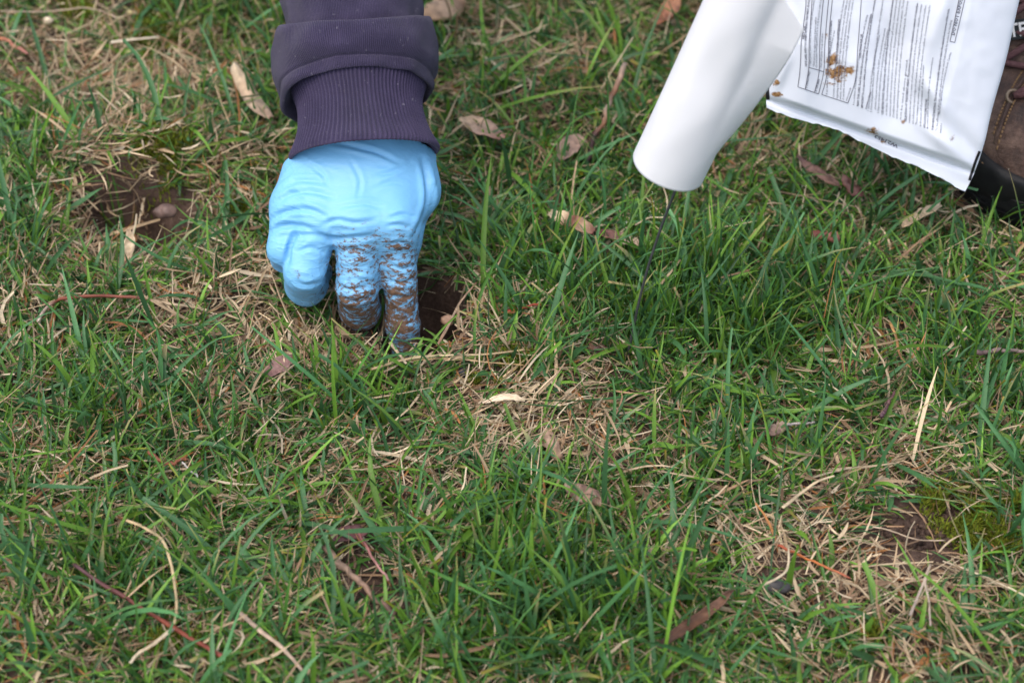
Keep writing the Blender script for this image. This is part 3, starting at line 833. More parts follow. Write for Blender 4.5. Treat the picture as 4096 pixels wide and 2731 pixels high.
# ------------------------------------------------------------------ lawn beyond the picture: tufts scattered in one object
def outer_lawn():
    tufts = bpy.data.collections.new('tuft_sources')
    for s in range(4):
        n = 46
        x, y = rng.normal(0, .014, n), rng.normal(0, .014, n)
        dead = rng.random(n) < .45
        col = np.where(dead[:, None], pick(n, [[.44, .30, .165], [.54, .40, .235], [.32, .19, .095]], [1, 1, 1]), pick(n, [[.030, .115, .016], [.03, .098, .04], [.065, .17, .022]], [2, 2, 1]))
        V, C = blades(x, y, np.where(dead, .004, -.001) * np.ones(n), rng.uniform(0, 6.28, n), np.where(dead, rng.uniform(1.2, 1.6, n), rng.uniform(.1, 1.1, n)), rng.uniform(0, .6, n), rng.uniform(.02, .055, n), rng.uniform(.0012, .003, n), col, 3, .2, floor=False)
        o = mesh_obj('tuft', V.reshape(-1, 3), blade_faces(n, 3), M['blade'], link=False)
        vcol(o, C.reshape(-1, 3)); tufts.objects.link(o)
    n = 42000
    x = rng.uniform(-2.6, 2.6, n); y = rng.uniform(-1.2, 4.2, n)
    k = ~((x > X0 + .01) & (x < X1 - .01) & (y > Y0 + .01) & (y < Y1 - .01))
    P = np.stack([x[k], y[k], ground_z(x[k], y[k])], 1)
    P = P[~in_boot(P, .01)]
    me = bpy.data.meshes.new('outer_lawn'); me.vertices.add(len(P)); me.vertices.foreach_set('co', P.ravel())
    o = bpy.data.objects.new('outer_lawn', me); COL.objects.link(o)
    ng = bpy.data.node_groups.new('tuft_scatter', 'GeometryNodeTree')
    ng.interface.new_socket('Geometry', in_out='INPUT', socket_type='NodeSocketGeometry')
    ng.interface.new_socket('Geometry', in_out='OUTPUT', socket_type='NodeSocketGeometry')
    gi, go = ng.nodes.new('NodeGroupInput'), ng.nodes.new('NodeGroupOutput')
    ci = ng.nodes.new('GeometryNodeCollectionInfo'); ci.inputs['Collection'].default_value = tufts
    ci.inputs['Separate Children'].default_value = True; ci.inputs['Reset Children'].default_value = True
    ip = ng.nodes.new('GeometryNodeInstanceOnPoints'); ip.inputs['Pick Instance'].default_value = True
    rv = ng.nodes.new('FunctionNodeRandomValue'); rv.data_type = 'FLOAT_VECTOR'
    rv.inputs['Min'].default_value = (0, 0, 0); rv.inputs['Max'].default_value = (0, 0, 6.283)
    ng.links.new(gi.outputs[0], ip.inputs['Points']); ng.links.new(ci.outputs[0], ip.inputs['Instance'])
    ng.links.new(rv.outputs[0], ip.inputs['Rotation']); ng.links.new(ip.outputs[0], go.inputs[0])
    md = o.modifiers.new('scatter', 'NODES'); md.node_group = ng
    tag(o, 'lawn grass stretching away beyond the working spot', 'grass', kind='stuff')
outer_lawn()

# ------------------------------------------------------------------ white marker flag rolled on its wire
def sheet_mat(name, col, rough, bmp=0.15, trans=0.12):
    m, nt, b, o = new_mat(name)
    n = noise_node(nt, 35, 3)
    r = ramp(nt, n.outputs['Fac'], [(0.3, tuple(c * .97 for c in col)), (0.7, col)])
    nt.links.new(r.outputs['Color'], b.inputs['Base Color'])
    b.inputs['Roughness'].default_value = rough; b.inputs['Specular IOR Level'].default_value = 0.4
    n2 = noise_node(nt, 55, 3, .5)
    bump(nt, b, n2.outputs['Fac'], bmp, 0.003)
    tr = N(nt, 'ShaderNodeBsdfTranslucent'); ms = N(nt, 'ShaderNodeMixShader'); ms.inputs['Fac'].default_value = trans
    tr.inputs['Color'].default_value = (*col, 1)
    nt.links.new(b.outputs['BSDF'], ms.inputs[1]); nt.links.new(tr.outputs['BSDF'], ms.inputs[2])
    nt.links.new(ms.outputs['Shader'], o.inputs['Surface'])
    return m
M['flag'] = sheet_mat('white_vinyl', (0.88, 0.88, 0.89), 0.45, 0.10, 0.28)
M['wire'] = simple('dark_steel_wire', (0.03, 0.032, 0.034), 0.5, col2=(0.06, 0.06, 0.06), scale=500)

def marker_flag():
    base = ground(np.array(2508.0), np.array(1452.0))
    base[2] = ground_z(base[0], base[1])
    # the wire stands upright apart from a lean to the right
    h = 0.150
    ent = np.array([0.0, base[1] + 0.004, base[2] + h])
    dep = (ent - CAM) @ FWD
    ent[0] = (2742 - W_PX / 2) / F_PX * dep
    w = ent - base; w /= np.linalg.norm(w)
    root = empty('marker_flag', base)
    tag(root, 'white rolled marker flag on a thin dark wire stuck in the grass', 'flag')
    bow = np.cross(w, [0, 1, 0]); bow /= np.linalg.norm(bow)
    t = np.linspace(-.04, .36, 40)
    pts = base + w * t[:, None] + bow * (0.004 * np.sin(np.clip(t / .15, 0, 1) * math.pi))[:, None]
    V, Fc = tube(pts, 0.00085, 8)
    under(mesh_obj('wire', V, Fc, M['wire']), root)
    # sheet cross-sections
    Nf = -(FWD - (FWD @ w) * w); Nf /= np.linalg.norm(Nf)
    Rt = np.cross(w, Nf); Rt = Rt if Rt[0] > 0 else -Rt
    w = w + Rt * .13; w /= np.linalg.norm(w)
    Nf = -(FWD - (FWD @ w) * w); Nf /= np.linalg.norm(Nf)
    Rt = np.cross(w, Nf); Rt = Rt if Rt[0] > 0 else -Rt
    L = .190; nt_, nu = 150, 100
    rad0 = .0215
    ctr0 = ent - w * .004 - Rt * .0085 + Nf * .004
    rows = []
    for i in range(nt_):
        tt = i / (nt_ - 1)
        rad = rad0 * (1 - 0.02 * tt)
        fl = np.clip((tt - .12) / .45, 0, 1)
        flap = 0.0205 - max(0, tt - .655) * L * 1.35
        total_arc = R(250) * rad
        Ls = total_arc + flap
        if Ls < .004: break
        s = np.linspace(0, Ls, nu)
        ang = np.where(s < total_arc, R(300) - s / rad, R(50) + R(40) * fl * np.clip((s - total_arc) / .004, 0, 1) - (s - total_arc) / rad * (1 - fl) * 1.0)
        # integrate the section: walk along the tangent
        x = np.zeros(nu); y = np.zeros(nu)
        x[0], y[0] = rad * math.cos(R(300)), rad * math.sin(R(300))
        ds = s[1] - s[0]
        tx, ty = np.sin(ang), -np.cos(ang)
        x[1:] = x[0] + np.cumsum((tx[1:] + tx[:-1]) / 2 * ds); y[1:] = y[0] + np.cumsum((ty[1:] + ty[:-1]) / 2 * ds)
        k = 1 + .010 * np.sin(3 * ang + 5 * tt)
        c = ctr0 + w * (L * tt)
        rows.append(c + Rt * (x * k)[:, None] + Nf * (y * k - 0.002 * math.exp(-((tt - .42) / .12) ** 2) * np.exp(-((ang - R(95)) / .5) ** 2) + .0007 * fbm(s * 45 + 0 * tt, np.full(nu, tt * 5), seed=88, octv=2))[:, None])
    o = mesh_obj('flag_sheet', np.array(rows).reshape(-1, 3), grid_faces(len(rows), nu), M['flag'])
    sm = o.modifiers.new('thick', 'SOLIDIFY'); sm.thickness = 0.0003; sm.offset = 0
    under(o, root)
marker_flag()

# ------------------------------------------------------------------ bait pouch
LEFT = [(3066, 432), (3063, 300), (3076, 120), (3086, 0), (3120, -300), (3150, -640)]
RIGHT = [(3860, 768), (3898, 690), (3938, 570), (3968, 440), (4024, 240), (4078, 0), (4150, -280), (4220, -560)]
BOTT = [(3066, 432), (3180, 475), (3330, 512), (3430, 560), (3560, 622), (3720, 690), (3860, 768)]
def bag_depth(px, py):
    px = np.asarray(px, float); py = np.asarray(py, float)
    t = (768 - py) / 1000.0
    d = 1.372 - 0.055 * t - 0.012 * (px - 3500) / 1000
    # seal line runs parallel to the bottom edge; above it the pouch is filled
    sl = 395 + (px - 3070) * 0.352 - py              # px above the seal line
    fill = .55 * np.sqrt(np.clip(sl / 26, 0, 1)) + .45 * np.clip(sl / 260, 0, 1)
    side = np.clip((px - 3075) / 150, 0, 1) * np.clip((np.interp(py, [-560, 0, 240, 440, 570, 690, 768], [4220, 4078, 4024, 3968, 3938, 3898, 3860]) - px) / 190, 0, 1)
    side = np.sqrt(side)
    d = d - 0.012 * fill * side
    # folds and dents in the film
    d = d - 0.0042 * np.exp(-((px - 3240 + .12 * (py - 100)) / 60) ** 2) * fill
    d = d + 0.0048 * np.exp(-((px - 3560 - .06 * (py - 200)) / 75) ** 2) * fill * np.exp(-((py - 200) / 260) ** 2)
    q = (px - 3700) * .80 + (py - 330) * -.45; l = (px - 3700) * .5 + (py - 330) * .85
    d = d - 0.0045 * np.exp(-(q / 32) ** 2) * np.exp(-((l - 120) / 150) ** 2)
    q2 = (px - 3800) * .75 + (py - 500) * -.66
    d = d + 0.0036 * np.exp(-(q2 / 34) ** 2) * np.exp(-((py - 540) / 150) ** 2)
    q3 = (px - 3820) * .62 + (py - 610) * -.78
    d = d - 0.0042 * np.exp(-(q3 / 28) ** 2) * np.exp(-((px - 3770) / 90) ** 2) * fill
    q4 = (px - 3140) * .9 + (py - 260) * .35
    d = d - 0.0035 * np.exp(-(q4 / 22) ** 2) * np.exp(-((py - 280) / 80) ** 2)
    d = d - 0.003 * np.exp(-((px - 3780 + .3 * py) / 40) ** 2) * np.exp(-((py - 60) / 150) ** 2)
    d = d + 0.0022 * fbm(px / 150, py / 210, seed=81, octv=1) * fill + 0.0003 * fbm(px / 60, py / 80, seed=82, octv=2) * fill
    d = d + 0.003 * np.clip(-sl / 60, 0, 1) * vnoise(px / 150, py / 400, seed=83)
    d = d + 0.0018 * np.exp(-((sl + 6) / 11) ** 2)
    return d

def bag_px(nu, nv):
    u = np.linspace(0, 1, nu); v = np.linspace(0, 1, nv)
    Lc = smooth_path(np.c_[np.array(LEFT, float), np.zeros(len(LEFT))], nv)[:, :2]
    Rc = smooth_path(np.c_[np.array(RIGHT, float), np.zeros(len(RIGHT))], nv)[:, :2]
    Bc = smooth_path(np.c_[np.array(BOTT, float), np.zeros(len(BOTT))], nu)[:, :2]
    def by_len(c, n):
        s = np.r_[0, np.cumsum(np.linalg.norm(np.diff(c, axis=0), axis=1))]; s /= s[-1]
        tt = np.linspace(0, 1, n); return np.stack([np.interp(tt, s, c[:, k]) for k in (0, 1)], 1)
    Lc, Rc, Bc = by_len(Lc, nv), by_len(Rc, nv), by_len(Bc, nu)
    Tc = Lc[-1][None] * (1 - u[:, None]) + Rc[-1][None] * u[:, None]
    U = u[None, :, None]; Vv = v[:, None, None]
    S = Lc[:, None] * (1 - U) + Rc[:, None] * U + Bc[None] * (1 - Vv) + Tc[None] * Vv
    S -= (1 - U) * (1 - Vv) * Bc[0] + U * (1 - Vv) * Bc[-1] + (1 - U) * Vv * Tc[0] + U * Vv * Tc[-1]
    return S

def bag_mat():
    m, nt, b, o = new_mat('white_foil_film')
    at = N(nt, 'ShaderNodeVertexColor', layer_name='Dirt')
    n1 = noise_node(nt, 190, 9, .75); n2 = noise_node(nt, 70, 4, .6)
    a1 = N(nt, 'ShaderNodeMath', operation='MULTIPLY_ADD'); a1.inputs[1].default_value = .5
    nt.links.new(n2.outputs['Fac'], a1.inputs[0]); nt.links.new(n1.outputs['Fac'], a1.inputs[2])
    a2 = N(nt, 'ShaderNodeMath', operation='ADD'); nt.links.new(a1.outputs[0], a2.inputs[0]); nt.links.new(at.outputs['Color'], a2.inputs[1])
    mr = N(nt, 'ShaderNodeMapRange'); mr.inputs['From Min'].default_value = 1.03; mr.inputs['From Max'].default_value = 1.15
    nt.links.new(a2.outputs[0], mr.inputs['Value'])
    n3 = noise_node(nt, 500, 3)
    dc = ramp(nt, n3.outputs['Fac'], [(.35, (.11, .045, .016)), (.65, (.38, .22, .10))])
    mx = N(nt, 'ShaderNodeMix', data_type='RGBA'); mx.inputs['A'].default_value = (.66, .69, .75, 1)
    nt.links.new(mr.outputs['Result'], mx.inputs['Factor']); nt.links.new(dc.outputs['Color'], mx.inputs['B'])
    nt.links.new(mx.outputs['Result'], b.inputs['Base Color'])
    b.inputs['Roughness'].default_value = 0.24; b.inputs['Specular IOR Level'].default_value = 0.5
    n4 = noise_node(nt, 70, 3, .5); bump(nt, b, n4.outputs['Fac'], .08, .002)
    return m
M['bag'] = bag_mat()
M['bag_back'] = simple('grey_foil', (.35, .36, .38), .35)
M['ink'] = simple('grey_ink', (.13, .13, .16), .6)
M['inkblack'] = simple('black_ink', (.012, .011, .014), .4)

def bag():
    nu, nv = 170, 230
    S = bag_px(nu, nv)
    px, py = S[..., 0], S[..., 1]
    P = at_depth(px, py, bag_depth(px, py))
    jag = vnoise(np.linspace(0, 40, nu), np.zeros(nu), seed=85) * .0005
    P[0] += UPV * jag[:, None]
    # back sheet: a pouch of real thickness
    dm = 1.376 - 0.055 * (768 - py) / 1000 - 0.012 * (px - 3500) / 1000
    u = np.linspace(0, 1, nu)[None]; v = np.linspace(0, 1, nv)[:, None]
    thick = np.clip(np.sin(u * math.pi), 0, 1) ** .6 * np.clip((v - .10) / .25, 0, 1) ** .7 * .016
    Bk = at_depth(px, py, np.maximum(dm + thick, bag_depth(px, py) + .0006))
    root = empty('bait_pouch', P[0, nu // 2])
    tag(root, 'white printed foil pouch smeared with brown dirt, hanging in front of the boot', 'pouch')
    o = mesh_obj('front_panel', P.reshape(-1, 3), grid_faces(nv, nu), M['bag'])
    D = np.zeros_like(px)
    for (cx, cy, rx, ry, a) in [(3325, 245, 60, 45, .46), (3350, 290, 65, 45, .48), (3390, 290, 45, 45, .40), (3320, 230, 60, 10, .30), (3335, 290, 12, 40, .35), (3430, 240, 30, 22, .34), (3105, 335, 20, 22, .42), (3100, 378, 38, 16, .45), (3300, 150, 30, 60, .24), (3315, 335, 50, 14, .30), (3480, 525, 70, 28, .34), (3530, 570, 60, 24, .26), (3615, 490, 24, 20, .34), (3810, 560, 22, 50, .27), (3500, 470, 200, 30, .12), (3700, 540, 120, 20, .14)]:
        D = np.maximum(D, a * np.exp(-(((px - cx) / rx) ** 2 + ((py - cy) / ry) ** 2)))
    vcol(o, np.repeat((D * 1.15 - .03).reshape(-1, 1), 3, 1), 'Dirt')
    under(o, root)
    ob = mesh_obj('back_panel', Bk.reshape(-1, 3), grid_faces(nv, nu)[:, ::-1], M['bag_back']); under(ob, root)
    # black registration marks on both edges
    def strip(pts, w, name, mat, off=.0006):
        pts = np.array(pts, float); d = np.gradient(pts, axis=0); nrm = np.stack([-d[:, 1], d[:, 0]], 1); nrm /= np.linalg.norm(nrm, axis=1)[:, None]
        a, b = pts - nrm * w / 2, pts + nrm * w / 2
        Q = np.stack([a, b], 1)
        return at_depth(Q[..., 0], Q[..., 1], bag_depth(Q[..., 0], Q[..., 1]) - off).reshape(-1, 3), grid_faces(len(pts), 2)
    Sp, Sf = strip(smooth_path(np.array([(3919, 606, 0), (3905, 640, 0), (3888, 690, 0), (3878, 722, 0)], float), 12)[:, :2], 11, 'x', None)
    under(mesh_obj('edge_mark', Sp, Sf, M['inkblack']), root)
    Sp, Sf = strip(smooth_path(np.array([(3070, 306, 0), (3068, 345, 0), (3072, 400, 0)], float), 12)[:, :2], 14, 'x', None)
    under(mesh_obj('edge_mark', Sp, Sf, M['inkblack']), root)
    # ruled boxes
    k = 1 / 1.742
    rules = [[(390, 0), (388, 50), (372, 180), (357, 290), (352, 420), (345, 520), (333, 607)], [(333, 607), (410, 633), (478, 656)],
             [(432, 0), (420, 180), (412, 320), (410, 470), (384, 625)], [(512, 0), (497, 150), (487, 300), (482, 500), (450, 645)],
             [(548, 0), (530, 200), (520, 350), (514, 500), (478, 656)], [(574, 0), (556, 180), (548, 300), (545, 420), (528, 560), (500, 660)],
             [(500, 660), (590, 690), (682, 720)], [(776, 0), (762, 200), (750, 350), (742, 500), (724, 600), (682, 720)], [(411, 472), (470, 488), (517, 504)],
             [(1456, 0), (1420, 170), (1394, 290)], [(1497, 0), (1462, 150), (1427, 297)], [(1394, 290), (1427, 297)]]
    for r_ in rules:
        p = np.array([(3000 + a * k, b * k, 0) for a, b in r_], float)
        p = smooth_path(p, 40)[:, :2]
        v_, f_ = strip(p, 2.6, '', None, .0005)
        under(mesh_obj('ruled_line', v_, f_, M['ink']), root)
    # lettering
    body = [
        ((378, 275), (392, 183), 15, 'FIRST AID'), ((397, 465), (419, 0), 13, 'HAVE LABEL WITH YOU WHEN OBTAINING TREATMENT ADVICE'),
        ((428, 460), (452, 0), 12, '• Call a poison control center, doctor or 1-877-854-2494 immediately'), ((450, 470), (464, 120), 12, '• Have person sip a glass of water if able to swallow.'),
        ((470, 478), (499, 0), 12, '• Do not induce vomiting unless told to do so by the poison control ce'), ((500, 485), (510, 232), 12, '• Wash with plenty of soap and water.'),
        ((398, 618), (421, 497), 13, 'IF SWALLOWED:'), ((465, 640), (487, 553), 13, 'IF ON SKIN:'), ((556, 430), (573, 147), 14, 'TREATMENT FOR PET POISONING'),
        ((540, 662), (594, 215), 12, 'If an animal eats bait call 1-877-854-2494 for a vet'), ((611, 450), (629, 138), 14, 'NOTE TO PHYSICIAN OR VETERINARIAN'),
        ((587, 682), (660, 0), 12, 'Contains the active ingredient. This is not an anticoagulant type rodenticide. For humans'), ((612, 690), (682, 0), 12, 'ingesting bait and showing obvious signs, limit absorption, loss of hind limb use'),
        ((634, 697), (703, 0), 12, 'emesis, tremors and laterally recumbent. Surviving symptoms, if present, would be'), ((655, 703), (724, 0), 12, 'of cerebral edema should be treated accordingly through administration of an osmotic d'), ((675, 708), (706, 615), 12, 'corticosteroids'),
        ((773, 405), (786, 240), 14, 'DIRECTIONS FOR USE'), ((727, 735), (822, 105), 12, 'It is a violation of Federal law to use this product in a manner inconsistent with its labeling.'),
        ((757, 743), (850, 97), 13, 'READ THIS LABEL: Read this entire label and follow all use directions and use precautions.'),
        ((787, 755), (877, 0), 13, 'IMPORTANT: Do not expose children, pets or nontarget animals. Do not use for any purpose other than to control moles'), ((812, 762), (847, 640), 12, 'prevent accidents:'),
        ((830, 780), (908, 243), 12, '1. Store product not in use in locations out of the reach of children.'), ((850, 784), (932, 0), 12, '2. Follow all application directions and USE RESTRICTIONS on this label. Apply bait only in underground ru'),
        ((878, 767), (946, 200), 12, 'of moles. Keep pets out of treated area. Do NOT use this product above ground.'), ((899, 790), (966, 207), 12, '3. Dispose of product container and unused or spoiled product as specified on the label.'),
        ((930, 800), (1002, 0), 13, 'USE RESTRICTIONS: This product may only be applied under the ground in the approximate methods indicated'), ((955, 808), (1027, 0), 12, 'on this label. This product may only be used in lawns, parks, around homes, golf courses, commercial grounds'),
        ((980, 815), (1052, 0), 12, 'nurseries and other noncrop areas to control moles, (Scalopus aquaticus), star-nosed moles'), ((1004, 822), (1077, 0), 12, '(Condylura cristata) and all of their Scapanus spp. Bait must be applied in their burrow systems. The bait'),
        ((1028, 830), (1104, 10), 12, 'must be applied underground and out of reach of surface or subsurface feeding birds. This bait may'), ((1053, 836), (1100, 415), 12, 'not be used above ground.'),
        ((1090, 848), (1172, 25), 13, 'SELECTION OF TREATMENT AREAS: The presence of moles may be indicated by a network of subsurface'), ((1115, 860), (1200, 32), 12, 'runways in the turf or by a series of soil mounds pushed up from deep burrows. Subsurface runways'),
        ((1140, 866), (1230, 36), 12, 'are indicated by raised ridges of turf made by moles foraging for food just below the soil surface.'), ((1165, 873), (1258, 40), 12, 'These runways are active when the grass above them turns yellow. Conical mounds may be'), ((1192, 883), (1214, 452), 12, 'indicators of the location of deep runways.'),
        ((1222, 893), (1236, 690), 13, 'APPLICATION DIRECTIONS:'), ((1243, 899), (1280, 400), 12, 'Become active areas according to use directions below.'), ((1278, 910), (1392, 62), 13, 'SUBSURFACE BAITING: This bait has been specially designed to mimic the natural food sources of the mole.'),
        ((1305, 915), (1408, 140), 12, 'To be effective it should only be placed in areas used habitually by moles for feeding.'), ((1325, 800), (1405, 365), 12, 'Not for use against the star-nosed mole in North Carolina.'), ((1332, 930), (1340, 865), 11, '0605/07-1'),
        ((1425, 250), (1484, -6), 22, 'DO NOT EXPOS'), ((1034, 1012), (872, 938), 20, 'W21453'),
    ]
    Vs, Fs, nb = [], [], 0
    for (sx, sy), (ex, ey), hpx, txt in body:
        cu = bpy.data.curves.new('t', 'FONT'); cu.body = txt; cu.resolution_u = 1; cu.size = 1.0
        bold = txt.isupper() or ':' in txt[:30]
        cu.offset = 0.026 if bold else 0.006
        to = bpy.data.objects.new('t', cu)
        me = to.to_mesh()
        v_ = np.array([q.co[:2] for q in me.vertices]); f_ = [tuple(q.vertices) for q in me.polygons]
        to.to_mesh_clear(); bpy.data.objects.remove(to); bpy.data.curves.remove(cu)
        if not len(v_): continue
        S0 = np.array([3000 + sx * k, sy * k]); E0 = np.array([3000 + ex * k, ey * k])
        D0 = E0 - S0; Ln = np.linalg.norm(D0); D0 = D0 / Ln; Nn = np.array([D0[1], -D0[0]])
        x = v_[:, 0] / v_[:, 0].max() * Ln
        bow = 7 * np.sin(np.clip(x / max(Ln, 1), 0, 1) * math.pi) * (1 if Ln > 250 else 0)
        q = S0 + D0 * x[:, None] + Nn * (v_[:, 1] * hpx * .92 + bow)[:, None]
        P_ = at_depth(q[:, 0], q[:, 1], bag_depth(q[:, 0], q[:, 1]) - .0006)
        Vs.append(P_); Fs += [tuple(i + nb for i in f) for f in f_]; nb += len(P_)
    under(mesh_obj('printed_text', np.concatenate(Vs), Fs, M['ink'], smooth=False), root)
    return P
BAGP = bag()

# ------------------------------------------------------------------ boot
def leather_mat():
    m, nt, b, o = new_mat('brown_leather')
    n = noise_node(nt, 55, 8, .72); n2 = noise_node(nt, 500, 4, .6)
    r = ramp(nt, n.outputs['Fac'], [(.36, (.014, .007, .005)), (.5, (.055, .026, .016)), (.66, (.135, .08, .056))])
    nt.links.new(r.outputs['Color'], b.inputs['Base Color'])
    b.inputs['Roughness'].default_value = .55
    bb = bump(nt, b, n.outputs['Fac'], .7, .005); bump(nt, b, n2.outputs['Fac'], .6, .0008, bb)
    return m
M['leather'] = leather_mat()
M['rubber'] = simple('black_rubber', (.004, .004, .005), .55, spec=.25, col2=(.010, .010, .010), scale=120, bmp=.2)
M['lace'] = simple('dark_red_lace', (.055, .018, .020), .8, col2=(.10, .045, .045), scale=400, bmp=.4)
M['thread'] = simple('tan_thread', (.22, .13, .06), .8)
M['metal'] = simple('worn_metal', (.20, .15, .10), .4)
M['tagblack'] = simple('black_woven_tag', (.012, .015, .015), .9)
M['tagwhite'] = simple('white_woven_letters', (.6, .58, .55), .9)
M['denim'] = simple('dark_trousers', (.012, .013, .018), .9, col2=(.022, .023, .03), scale=200, bmp=.3)

def bp(d, s, z):
    """boot space: d behind toe, s to the side, z up (metres)"""
    d, s, z = np.broadcast_arrays(np.asarray(d, float), np.asarray(s, float), np.asarray(z, float))
    return BOOT_TOE + BDIR * d[..., None] + BSIDE * s[..., None] + np.array([0, 0, 1.0]) * z[..., None]

def upper_sdf(d, s, z):
    P = np.stack([d, s, z], -1)
    def ell(c, r):
        q = (P - np.array(c)) / np.array(r); l = np.linalg.norm(q, axis=-1)
        return (l - 1) * min(r)
    f = ell((.052, 0, .034), (.050, .050, .042))
    f = smin(f, cone_sdf(P, (.07, 0, .038), (.13, 0, .062), .046, .047), .03)
    f = smin(f, cone_sdf(P, (.12, 0, .055), (.25, 0, .06), .046, .040), .03)
    f = smin(f, cone_sdf(P, (.145, 0, .085), (.205, 0, .16), .044, .046), .03)
    f = smin(f, cone_sdf(P, (.205, 0, .16), (.215, 0, .24), .048, .052), .02)
    f = smin(f, ell((.262, 0, .05), (.036, .036, .05)), .02)
    return np.maximum(f, .012 - z)

def boot():
    root_parent = person
    bt = empty('boot', BOOT_TOE)
    under(bt, root_parent)
    bt['label'] = 'worn brown leather lace-up boot with black rubber toe guard'
    def part(name, V, Fc, mat, parent=bt, smooth=True):
        o = mesh_obj(name, V, Fc, mat, smooth=smooth)
        o.parent = parent
        o.matrix_parent_inverse = Matrix.Translation(-Vector(BOOT_TOE))
        return o
    h = .0028
    dd = np.arange(-.01, .32, h); ss = np.arange(-.075, .0752, h); zz = np.arange(.0, .25, h)
    G = np.stack(np.meshgrid(dd, ss, zz, indexing='ij'), -1)
    Fv = upper_sdf(G[..., 0], G[..., 1], G[..., 2])
    Fv = np.maximum(Fv, G[..., 2] - .238)
    V, Q = surface_nets(Fv, np.array([dd[0], ss[0], zz[0]]), h)
    part('upper', bp(V[:, 0], V[:, 1], V[:, 2]), Q, M['leather'])
    # toe guard / rand
    top = .040 + .012 * np.clip((G[..., 0]) / .05, 0, 1) - .016 * np.clip((G[..., 0] - .10) / .1, 0, 1)
    Fr = np.maximum(np.maximum(upper_sdf(G[..., 0], G[..., 1], G[..., 2]) - .0035, G[..., 2] - top), .015 - G[..., 2])
    V, Q = surface_nets(Fr, np.array([dd[0], ss[0], zz[0]]), h)
    part('toe_guard', bp(V[:, 0], V[:, 1], V[:, 2]), Q, M['rubber'])
    # sole
    dl = np.concatenate([np.linspace(-.004, .03, 16), np.linspace(.04, .27, 24), np.linspace(.275, .304, 12)])
    hw = np.array([max(boot_half(d), 0) for d in dl])
    ring = [(d, w) for d, w in zip(dl, hw)] + [(d, -w) for d, w in list(zip(dl, hw))[-2:0:-1]]
    ring = np.array(ring)
    lev = [(.0, .93), (.002, .98), (.012, 1.0), (.0125, .985), (.0155, .985), (.016, 1.01), (.026, 1.01), (.028, .98)]
    c = np.array([.15, 0])
    V = np.concatenate([bp(*(c + (ring - c) * s).T, z) for z, s in lev])
    n = len(ring); Fc = [tuple(f) for f in grid_faces(len(lev), n, True)] + [tuple(range(n))[::-1], tuple((len(lev) - 1) * n + i for i in range(n))]
    part('sole', V, Fc, M['rubber'], smooth=False)
    def surf(d, s):
        z = .23
        for _ in range(60): z -= max(float(upper_sdf(np.array(d), np.array(s), np.array(z))), .0006) * .8
        # stop on the skin
            
        return z
    def top_z(d, s):
        zs = np.linspace(.24, .01, 461); f = upper_sdf(np.full(461, d), np.full(461, s), zs)
        i = np.argmax(f < 0); return zs[i] if f[i] < 0 else .02
    def vamp_z(d, s):
        return min(top_z(d, s), .24)
    # tongue / lacing runs up the front of the shaft: parametrise by walking the centre line
    cl = []
    for t in np.linspace(0, 1, 12):
        ang = R(20) + t * R(60)
        cl.append(t)
    def front(t, s):
        """point on the instep at fraction t of the lacing, s sideways"""
        a = np.array([.068 + .085 * t, .065 + .12 * t]); dirv = np.array([-.75, .66])
        for r_ in np.linspace(.09, -.05, 281):
            d, z = a + dirv * r_
            if upper_sdf(np.array(d), np.array(s), np.array(z)) < 0: break
        return np.array([d - .0012, s, z + .0012])
    rows = 7
    eye = []
    for i in range(rows):
        t = i / (rows - 1)
        eye.append((front(t, -.027), front(t, .027)))
    for i, pr in enumerate(eye):
        for e in pr:
            th = np.linspace(0, 2 * np.pi, 13)
            ringp = e + np.stack([.66 * .0042 * np.cos(th), .0042 * np.sin(th), .75 * .0042 * np.cos(th)], 1)
            V, Fc = tube(ringp, .0011, 6, cap=False); part('eyelet', bp(*V.T), Fc, M['metal'])
    def lace(a, b, lift, tt0, tt1):
        ts = np.linspace(0, 1, 14); pts = []
        for t in ts:
            q = a * (1 - t) + b * t
            ft = tt0 + (tt1 - tt0) * t
            f = front(ft, q[1]); pts.append(f + np.array([-.75, 0, .66]) * (.0022 + lift * math.sin(t * math.pi)))
        V, Fc = tube(np.array(pts), .0026, 8, flat=.8); part('lace', bp(*V.T), Fc, M['lace'])
    for i in range(rows - 1):
        lace(eye[i][0], eye[i + 1][1], .0025, i / (rows - 1), (i + 1) / (rows - 1)); lace(eye[i][1], eye[i + 1][0], .0005, i / (rows - 1), (i + 1) / (rows - 1))
    lace(eye[0][0], eye[0][1], .001, 0, 0)
    # woven tag on the tongue
    cen = front(.30, -.010) + np.array([-.75, 0, .66]) * .004
    ex = np.array([0, 1.0, 0]); ey = np.array([.66, 0, .75])
    hw_, hh_ = .021, .0065
    V = np.array([cen + ex * a * hw_ + ey * b * hh_ for a, b in ((-1, -1), (1, -1), (1, 1), (-1, 1))])
    V = np.concatenate([V, V + np.array([.75, 0, -.66]) * .0015])
    tg = part('tongue_tag', bp(*V.T), [(0, 1, 2, 3), (7, 6, 5, 4), (0, 4, 5, 1), (1, 5, 6, 2), (2, 6, 7, 3), (3, 7, 4, 0)], M['tagblack'], smooth=False)
    cu = bpy.data.curves.new('t', 'FONT'); cu.body = 'STEEL'; cu.align_x = 'CENTER'; cu.size = 1; cu.offset = .02; cu.resolution_u = 2
    to = bpy.data.objects.new('t', cu); me = to.to_mesh()
    v_ = np.array([q.co[:2] for q in me.vertices]); f_ = [tuple(q.vertices) for q in me.polygons]
    to.to_mesh_clear(); bpy.data.objects.remove(to)
    V = cen + ex * (v_[:, :1] * .0115) + ey * (v_[:, 1:] * .0125 - .0045) + np.array([-.75, 0, .66]) * .0006
    part('tag_lettering', bp(*V.T), f_, M['tagwhite'], smooth=False)
